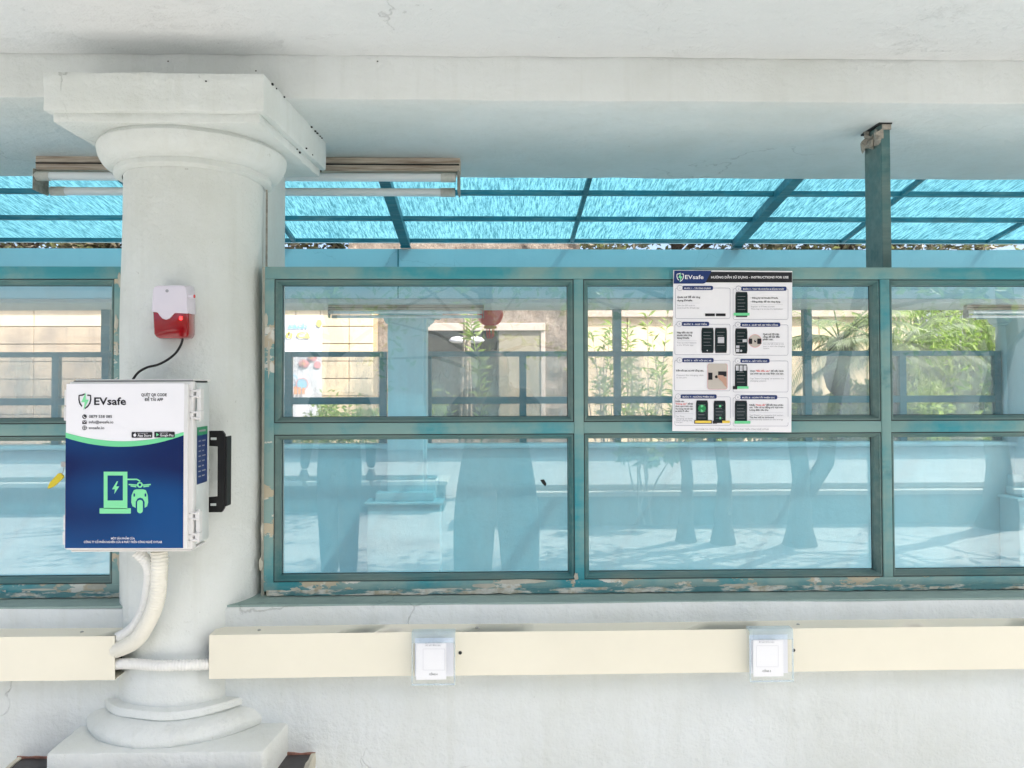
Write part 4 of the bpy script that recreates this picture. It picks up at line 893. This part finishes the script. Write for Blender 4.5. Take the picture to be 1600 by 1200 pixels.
# foliage helpers
def leafquad(mb, p, d, up, l, w_):
    s_ = d.cross(up).normalized() * w_ / 2
    m1 = p + d * l * .45 + up * l * .08; e = p + d * l - up * l * .05
    mb.add([p, m1 - s_, e, m1 + s_], [(0, 1, 2, 3)])
def rdir(rnd, flat=.6): return Vector((rnd.gauss(0, 1), rnd.gauss(0, 1), rnd.gauss(0, 1) * flat)).normalized()
def bush(name, c_, rad, n, ll, lw, mat, label, cat, group=None, seed=1, clumps=14, stems=5):
    rnd = random.Random(seed); c_ = Vector(c_); t = thing(name, (c_.x, c_.y, 0), label, cat, group)
    cl = [Vector((rnd.gauss(0, .5) * rad[0], rnd.gauss(0, .5) * rad[1], rnd.uniform(-.9, .9) * rad[2])) for _ in range(clumps)]
    mb = MB()
    for k in range(int(n * 2.2)):
        q = cl[k % clumps]; p = c_ + q + rdir(rnd, 1) * rnd.random() * rad[0] * .38
        d = rdir(rnd, .8); leafquad(mb, p, d, rdir(rnd, 1).cross(d).normalized(), ll * rnd.uniform(.6, 1.3), lw * rnd.uniform(.7, 1.2))
    mb.build('foliage', mat, t)
    mb = MB()
    for k in range(stems):
        q = c_ + cl[k % clumps]; b0_ = Vector((c_.x + rnd.uniform(-.1, .1), c_.y + rnd.uniform(-.1, .1), 0)); mid = b0_.lerp(q, .55) + Vector((rnd.uniform(-.08, .08), 0, .05))
        mb.tube([b0_, mid, q], [.014, .010, .004], 5, False)
    mb.build('stems', 'palebark', t); return t
def leafy(px, py, Y): return at(px, py, Y)
# stakes and bamboo-like sapling by the far opening
sp_ = thing('sapling', (ax(735, 9.6), 9.6, 0), 'thin sapling with pale narrow leaves tied to wooden stakes', 'sapling')
MB().tube([at(718, 700, 9.6), at(727, 482, 9.6)], .018, 6).tube([at(728, 700, 9.65), at(731, 484, 9.65)], .022, 6).tube([at(738, 700, 9.7), at(733, 520, 9.7)], .014, 6).build('stake', 'palebark', sp_, split=True)
rnd = random.Random(3)
stem = [at(752, 700, 9.5), at(752, 640, 9.5), at(749, 580, 9.5), at(740, 530, 9.5), at(734, 492, 9.5)]
MB().tube(stem, [.012, .010, .008, .006, .004], 6).build('trunk', 'leaflight', sp_)
mb = MB()
for k in range(90):
    f_ = rnd.random() * 3.999; i = int(f_); p = stem[i].lerp(stem[i + 1], f_ - i); d = Vector((rnd.choice((-1, 1)) * rnd.uniform(.5, 1), rnd.uniform(-.6, .3), rnd.uniform(-.1, .9))).normalized()
    leafquad(mb, p, d, Vector((rnd.uniform(-.3, .3), -1, .4)).normalized(), rnd.uniform(.10, .2), .035)
mb.build('foliage', 'leaflight', sp_)
bush('shrub', (ax(560, 11.4), 11.4, .95), (.75, .4, .30), 420, .13, .04, 'leaflight', 'sprawling pale green shrub in front of the cream building and banner', 'shrub', 'garden shrubs beyond the far windows', 11, 16)
bush('shrub', (ax(480, 10.6), 10.6, .80), (.75, .4, .22), 380, .12, .035, 'leaf', 'low shrub below the colourful banner', 'shrub', 'garden shrubs beyond the far windows', 12, 16)
bush('shrub', (ax(130, 10.8), 10.8, .95), (.7, .4, .4), 320, .12, .04, 'leaf', 'shrub seen through the left window', 'shrub', 'garden shrubs beyond the far windows', 13, 12)
for i, (px, ytop, lab) in enumerate(((945, 500, 'thin shrub left of the far steel post'), (1000, 480, 'tall airy shrub with long pale leaves left of the poster'), (1040, 520, 'airy shrub partly hidden behind the poster'))):
    Y = 10.2 + .4 * i; zt_ = az(ytop, Y, px); x = ax(px, Y)
    t = thing('shrub', (x, Y, 0), lab, 'shrub', 'thin shrubs before the garden wall'); rnd = random.Random(60 + i); mb = MB(); ms = MB()
    for b_ in range(11):
        tip = Vector((x + rnd.uniform(-.42, .42), Y + rnd.uniform(-.3, .3), zt_ - rnd.random() ** 1.5 * 1.1)); base_ = Vector((x, Y, 0)); mid = base_.lerp(tip, .5) + Vector((rnd.uniform(-.08, .08), 0, 0))
        ms.tube([base_, mid, tip], [.012, .008, .003], 5, False)
        for k in range(22):
            p = mid.lerp(tip, rnd.random() ** .6); d = Vector((rnd.gauss(0, 1), rnd.gauss(0, .6), rnd.uniform(0, .9))).normalized()
            leafquad(mb, p, d, Vector((0, -.6, .8)), rnd.uniform(.09, .2), .04)
    mb.build('foliage', 'leaflight', t); ms.build('stems', 'palebark', t)
for i, (px, Y, z, r_, lab) in enumerate(((1100, 10.4, .9, .5, 'low leafy plant behind the poster'), (1215, 10.2, .85, .45, 'broad leaved plant right of the poster'), (1290, 10.5, .95, .6, 'light green broad leaved plant below the palm'), (1345, 10.9, .85, .5, 'leafy plant right of the palm stem'),
                                       (1440, 10.6, .95, .75, 'dense bush below the bamboo thicket'), (1510, 10.9, .95, .7, 'bush at the foot of the bamboo, right end'))):
    bush('shrub', (ax(px, Y), Y, z), (r_, .35, .42), 420, .17, .085, 'leaflight' if i % 2 == 0 else 'leaf', lab, 'shrub', 'broad leaved garden plants', 20 + i, 14)
# palm
def palm(px, py, Y, nf, L_, label, trunk_r, seed, up=.5):
    rnd = random.Random(seed); c_ = at(px, py, Y); t = thing('palm_tree', (c_.x, Y, 0), label, 'palm tree')
    n = 14; MB().tube([(c_.x + .05 * math.sin(k), Y, c_.z * k / n) for k in range(n + 1)], [trunk_r * (.6 + .08 * (k % 2)) if k < n - 4 else trunk_r * (1.0 + .12 * (k % 2)) for k in range(n + 1)], 12).build('trunk', 'bark', t)
    mb = MB(); st_ = MB()
    for f in range(nf):
        a = 2 * math.pi * f / nf + rnd.uniform(-.2, .2); el = rnd.uniform(.1, 1.25); out = Vector((math.cos(a), math.sin(a) * .8, 0)); pts = []
        for k in range(13):
            s_ = k / 12; pts.append(c_ + out * L_ * s_ * math.cos(el * .7) + Vector((0, 0, L_ * (math.sin(el) * s_ - (.75 + .3 * (1 - el)) * s_ * s_ * up * 1.3))))
        st_.tube(pts, [.014 * (1 - .07 * k) for k in range(13)], 5, False)
        for k in range(2, 13):
            for j in range(3):
                p = pts[k - 1].lerp(pts[k], j / 3); tg = (pts[k] - pts[k - 1]).normalized(); sd_ = tg.cross(Vector((0, 0, 1))).normalized()
                for sg in (-1, 1):
                    d = (sd_ * sg * .8 + tg * .7 + Vector((0, 0, -.25 - .2 * rnd.random()))).normalized(); leafquad(mb, p, d, Vector((0, 0, 1)), L_ * .26 * (1 - .5 * abs(k / 12 - .4)), .022)
    mb.build('fronds', 'palm', t); st_.build('frond_ribs', 'palm', t); return t
palm(1312, 535, 10.6, 22, 1.35, 'short palm with a brown stubby trunk and drooping pale fronds', .16, 5)
palm(1395, 560, 10.0, 18, 1.25, 'feathery pale palm left of the bamboo thicket', .10, 8, .45)
# bamboo thicket
bt_ = thing('bamboo', (ax(1490, 12), 12, 0), 'bright green bamboo thicket seen through the rightmost window pane', 'bamboo')
rnd = random.Random(31); mb = MB(); ms = MB()
for k in range(70):
    x = ax(rnd.uniform(1425, 1640), 12) ; y = 11.6 + rnd.random() * 1.6; zt_ = rnd.uniform(1.9, 3.6); lean = rnd.uniform(-.5, .5)
    ms.tube([(x, y, 0), (x + lean * .3, y, zt_ * .6), (x + lean, y - .2, zt_)], [.02, .016, .005], 5, False)
    for j in range(60):
        q_ = rnd.random() ** .7; p = Vector((x + lean * q_ * q_ + rnd.gauss(0, .12), y - .2 * q_ + rnd.gauss(0, .12), zt_ * q_)); d = Vector((rnd.gauss(.2, .8), rnd.gauss(-.3, .6), rnd.gauss(-.45, .5))).normalized()
        leafquad(mb, p, d, Vector((0, -.4, 1)).normalized(), rnd.uniform(.16, .32), .045)
setp(mb.build('foliage', 'bamboo', bt_), kind='stuff'); setp(ms.build('canes', 'leaflight', bt_), kind='stuff')
# high greyish trees behind everything
for i in range(7):
    cx_ = -11 + i * 3.9; rnd = random.Random(80 + i); cy_ = 18 + rnd.random() * 1.5
    t = thing('tree', (cx_, cy_, 0), ['tall greyish tree beyond the canopy, far left', 'tall greyish tree behind the cream building', 'tall greyish tree behind the stone building', 'tall greyish tree beyond the middle of the canopy', 'tall greyish tree behind the garden wall', 'tall greyish tree behind the palm', 'tall greyish tree behind the bamboo'][i], 'tree', 'tall trees beyond the passage roof')
    mb = MB(); ms = MB(); ms.tube([(cx_, cy_, 0), (cx_ + .1, cy_, 3), (cx_ - .1, cy_, 6.5)], [.25, .2, .06], 8)
    for b_ in range(26):
        tip = Vector((cx_ + rnd.uniform(-2.4, 2.4), cy_ + rnd.uniform(-1.3, 1.3), rnd.uniform(3.2, 8))); b0_ = Vector((cx_, cy_, tip.z - rnd.uniform(.6, 1.8)))
        ms.tube([b0_, b0_.lerp(tip, .5) + Vector((0, 0, .15)), tip], [.06, .035, .01], 5, False)
        for k in range(280):
            p = tip + rdir(rnd, .8) * rnd.random() ** .6 * 1.0; d = rdir(rnd); leafquad(mb, p, d, rdir(rnd).cross(d).normalized(), .22, .10)
    mb.build('crown', 'drytree', t); ms.build('trunk', 'bark', t)
# red lantern hanging outside
ln_c = at(766, 492, 8.9)
ln = thing('lantern', (ln_c.x, 8.9, ln_c.z - .2), 'red round lantern with gold collar and tassel hanging beyond the far opening', 'lantern')
pf = [(.02, .16)] + [(.15 * math.cos(R(a)) ** .8 if abs(a) < 90 else .02, .13 * math.sin(R(a))) for a in (75, 55, 35, 15, 0, -15, -35, -55, -72)] + [(.06, -.135)]
o = MB().lathe(ln_c.x, 8.9, [(max(r_, .02), ln_c.z + z) for r_, z in pf], 24); o.build('lantern_body', 'redlan', ln, smooth='all')
MB().lathe(ln_c.x, 8.9, [(.055, ln_c.z - .125), (.075, ln_c.z - .13), (.075, ln_c.z - .155), (.055, ln_c.z - .16)], 20).lathe(ln_c.x, 8.9, [(.0, ln_c.z + .165), (.06, ln_c.z + .16), (.06, ln_c.z + .13), (.03, ln_c.z + .125)], 20).build('lantern_collar', 'gold', ln, split=True, smooth='all')
mb = MB()
for k in range(14):
    a = k * .9; mb.tube([(ln_c.x + .045 * math.cos(a), 8.9 + .045 * math.sin(a), ln_c.z - .15), (ln_c.x + .04 * math.cos(a + .2), 8.9 + .04 * math.sin(a), ln_c.z - .235 - .02 * (k % 3))], .007, 4)
mb.build('tassel', 'redlan', ln)
MB().tube([(ln_c.x, 8.9, ln_c.z + .15), (ln_c.x, 8.86, zfi0 + .02)], .004, 5).build('cord', 'dark', ln)
MB().box(-9, 10, FO + .001, 8.98, zfi0 + .02, zfi0 + .14).build('eave', 'beam', fb)
sheet('flower_bed', -9, 10, 9.3, 12.35, -.01, 'soil')
# ---------------------------------------------------------------- the yard behind the camera (seen mirrored in the panes)
V = 2 * GL
def mir(px, py, D):   # mirrored point: image depth D (> V) -> real point behind
    p = at(px, py, D); return Vector((p.x, V - D, p.z))
pl = thing('planter', (3, -3.4, 0), 'long low dark planter with pale coping across the yard', 'planter')
MB().box(-.2, 7, -3.9, -3.4, -.02, .30).build('planter_wall', 'darkface', pl); MB().box(-.25, 7.05, -3.95, -3.33, .30, .35).build('coping', 'facade', pl, bevel=.01)
MB().box(-.1, 6.9, -3.87, -3.45, .345, .36).build('planting_soil', 'soil', pl)
pl2 = copy_tree(pl); pl2.location = (-4.6, -4.4, 0); pl2['label'] = 'second low dark planter across the yard, further left'
fc = thing('building', (0, -13, 0), 'long pale sunlit building across the yard', 'building')
MB().box(-26, 26, -16, -13, -.02, 6.2).build('wall', 'facade', fc)
for k in range(12):
    x = -22 + k * 4; wdw = MB().box(x, x + 1.5, -13.0, -12.97, 1.0, 2.6).build('window', 'trim', fc); MB().box(x - .06, x + 1.56, -12.99, -12.9, .92, 1.0).build('sill', 'facade', wdw)
MB().box(-26, 26, -13.02, -12.4, 3.4, 3.6).build('canopy', 'facade', fc)
def yard_tree(px, D, r0, label, seed, fork=0):
    b_ = mir(px, 840, D); b_.z = 0; rnd = random.Random(seed); t = thing('tree', b_, label, 'tree', 'trees in the yard behind the viewer')
    ms = MB(); top = b_ + Vector((rnd.uniform(-.3, .3), -.2, 3.4)); pts = [b_ + Vector((0, 0, -.02)), b_ + Vector((0, 0, .15)), b_ + Vector((.02, 0, .6)), b_ + Vector((-.06, 0, 1.3)), b_.lerp(top, .6) + Vector((.12, 0, 0)), top]
    ms.tube(pts, [r0 * 1.9, r0 * 1.35, r0, r0 * .9, r0 * .8, r0 * .6], 12)
    if fork: ms.tube([b_ + Vector((0, 0, .35)), b_ + Vector((.25, 0, .75)), b_ + Vector((.34, 0, 1.3)), b_ + Vector((.65, -.1, 2.4)), b_ + Vector((.9, -.3, 3.6))], [r0 * .9, r0 * 1.0, r0 * .7, r0 * .6, r0 * .4], 10)
    mb = MB()
    for k in range(16):
        s0 = b_ + Vector((0, 0, rnd.uniform(1.5, 3.3))); s0 = Vector((s0.x + rnd.uniform(-.1, .1), s0.y, s0.z)); tip = s0 + Vector((rnd.uniform(-1.6, 1.6), rnd.uniform(-1, 1), rnd.uniform(.1, 1.4)))
        ms.tube([s0, s0.lerp(tip, .5) + Vector((0, 0, .12)), tip], [.035, .022, .008], 5, False)
        for j in range(40):
            p = tip + rdir(rnd) * rnd.random() * .55; d = rdir(rnd); leafquad(mb, p, d, rdir(rnd).cross(d).normalized(), .15, .06)
    ms.build('trunk', 'bark', t, smooth=True); mb.build('crown', 'leaf', t)
yard_tree(1072, 7.4, .055, 'slim tree in the yard nearest the planter middle', 1); yard_tree(1130, 7.3, .065, 'tree with flared foot in the yard', 2)
yard_tree(1250, 7.2, .085, 'forked thick tree in the yard', 3, 1); yard_tree(520, 9.5, .10, 'tree in the yard left of the viewer', 4); yard_tree(1560, 8.0, .12, 'tree in the yard far right of the viewer', 6)
yard_tree(760, 10.5, .12, 'tree in the yard straight behind the viewer', 7)
bush('shrub', Vector((mir(1005, 740, 8.2).x, mir(1005, 740, 8.2).y, .95)), (.26, .2, .32), 420, .12, .06, 'leaf', 'round dark shrub in the yard planter', 'shrub', None, 77, 10, 6)
# people behind the camera
def person(loc, joints, edges, radii, label, clothes, headz, hold=None):
    t = thing('person', loc, label, 'person')
    me = bpy.data.meshes.new('body'); me.from_pydata([Vector(j) for j in joints], edges, []); o = bpy.data.objects.new('body', me); COL.objects.link(o)
    o.parent = t; me.materials.append(M[clothes])
    sk = o.modifiers.new('skin', 'SKIN'); sk.use_smooth_shade = True
    for i, r_ in enumerate(radii): me.skin_vertices[0].data[i].radius = r_ if isinstance(r_, tuple) else (r_, r_)
    me.skin_vertices[0].data[0].use_root = True
    ss_ = o.modifiers.new('sub', 'SUBSURF'); ss_.levels = 2; ss_.render_levels = 2
    c_ = Vector(headz)
    mb = MB(); n = 20; vs = []
    prof = [(0, -.125), (.045, -.118), (.06, -.09), (.07, -.05), (.076, 0), (.078, .04), (.07, .08), (.05, .108), (.02, .12), (0, .122)]
    mb.lathe(0, 0, [(max(a, .001), b) for a, b in prof], n)
    for v in mb.v:
        v.y *= 1.2
        if v.y > .06 and abs(v.x) < .02 and -.03 < v.z < .02: v.y += .018
    mb.v = [v + c_ + Vector(loc) for v in mb.v]
    hd = mb.build('head', 'skin', t, smooth='all')
    e = MB()
    for sx in (-1, 1):
        e.lathe(loc[0] + c_.x + sx * .030, loc[1] + c_.y + .079, [(.001, loc[2] + c_.z + .008), (.010, loc[2] + c_.z + .003), (.010, loc[2] + c_.z - .003), (.001, loc[2] + c_.z - .007)], 8)
    e.box(loc[0] + c_.x - .022, loc[0] + c_.x + .022, loc[1] + c_.y + .072, loc[1] + c_.y + .082, loc[2] + c_.z - .066, loc[2] + c_.z - .060)
    e.build('face_features', 'hair', hd, split=True)
    ea = MB()
    for sx in (-1, 1): ea.tube([(loc[0] + c_.x + sx * .076, loc[1] + c_.y, loc[2] + c_.z + .02), (loc[0] + c_.x + sx * .084, loc[1] + c_.y - .008, loc[2] + c_.z), (loc[0] + c_.x + sx * .076, loc[1] + c_.y, loc[2] + c_.z - .03)], .010, 6)
    ea.build('ear', 'skin', hd, split=True)
    hb_ = MB(); hb_.lathe(0, 0, [(.001, .136), (.04, .13), (.068, .105), (.086, .06), (.088, .01), (.075, -.05), (.06, -.07)], n)
    hb_.v = [Vector((v.x, v.y * 1.18 - .022 - (.012 if v.y > 0 and v.z < .07 else 0) * 3, v.z)) + c_ + Vector(loc) for v in hb_.v]; hb_.build('hair', 'hair', hd, smooth='all')
    return t
def hand(t, wrist, dirv, side_, up=Vector((0, 0, 1))):
    base = rootloc(t); w0 = Vector(wrist) + base; d = Vector(dirv).normalized(); s_ = Vector(side_).normalized(); mb = MB()
    mb.tube([w0, w0 + d * .04, w0 + d * .085], [.024, .036, .034], 10)
    nrm_ = d.cross(s_).normalized()
    for k, l in enumerate((.068, .076, .072, .058)):
        b = w0 + d * .08 + s_ * (-.027 + .018 * k); mb.tube([b, b + d * l * .5 + nrm_ * .006, b + d * l * .85 + nrm_ * .022], [.0095, .0085, .007], 7)
    b = w0 + d * .035 - s_ * .03; mb.tube([b, b + d * .025 - s_ * .022, b + d * .055 - s_ * .028], [.012, .010, .008], 7)
    mb.build('hand', 'skin', t, smooth='all')
# pelvis, waist, chest, neck, shoulderL, elbowL, wristL, shoulderR, elbowR, wristR, hipL, kneeL, ankleL, toeL, hipR...
J = [(0, 0, .95), (0, 0, 1.12), (0, 0, 1.34), (0, 0, 1.47), (-.19, 0, 1.40), (-.36, .06, 1.17), (-.12, .26, 1.38), (.19, 0, 1.40), (.36, .06, 1.17), (.12, .26, 1.38),
     (-.13, 0, .88), (-.155, .02, .49), (-.165, 0, .09), (-.18, .16, .035), (.13, 0, .88), (.155, .02, .49), (.165, 0, .09), (.18, .16, .035)]
E = [(0, 1), (1, 2), (2, 3), (2, 4), (4, 5), (5, 6), (2, 7), (7, 8), (8, 9), (0, 10), (10, 11), (11, 12), (12, 13), (0, 14), (14, 15), (15, 16), (16, 17)]
RR = [(.24, .14), (.22, .13), (.21, .13), .055, .09, .075, .04, .09, .075, .04, .16, .155, .13, .045, .16, .155, .13, .045]
ph_ = person((.02, -.42, 0), J, E, RR, 'person in dark loose clothes holding up a phone with both hands, behind the viewer', 'cloth1', (0, .02, 1.60))
hand(ph_, (-.12, .26, 1.38), (.35, .35, .8), (1, 0, -.3)); hand(ph_, (.12, .26, 1.38), (-.35, .35, .8), (-1, 0, -.3))
J2 = [(0, 0, .95), (0, 0, 1.12), (0, 0, 1.33), (0, 0, 1.45), (-.18, 0, 1.38), (-.24, .0, 1.10), (-.25, .07, .86), (.18, 0, 1.38), (.24, 0, 1.10), (.25, .05, .86),
      (-.08, 0, .88), (-.075, .02, .49), (-.07, 0, .09), (-.085, .16, .035), (.08, 0, .88), (.075, .02, .49), (.07, 0, .09), (.085, .16, .035)]
R2 = [(.16, .12), (.15, .11), (.17, .12), .05, .07, .052, .034, .07, .052, .034, .11, .09, .075, .036, .11, .09, .075, .036]
b_ = mir(530, 800, 5.9)
p2 = person((b_.x, b_.y, 0), J2, E, R2, 'person in navy clothes standing beside with arms down, behind the viewer', 'cloth2', (0, .02, 1.58))
hand(p2, (-.25, .07, .86), (0, .15, -1), (0, 1, 0)); hand(p2, (.25, .05, .86), (0, .15, -1), (0, 1, 0))
phn = MB().box(-.06, .10, -.085, -.077, 1.475, 1.555); o = phn.build('phone', 'black', bevel=.002, loc=(.02, -.081, 1.475)); setp(o, 'black phone held sideways by the person behind the viewer', 'phone')
print('objects', len(bpy.data.objects))
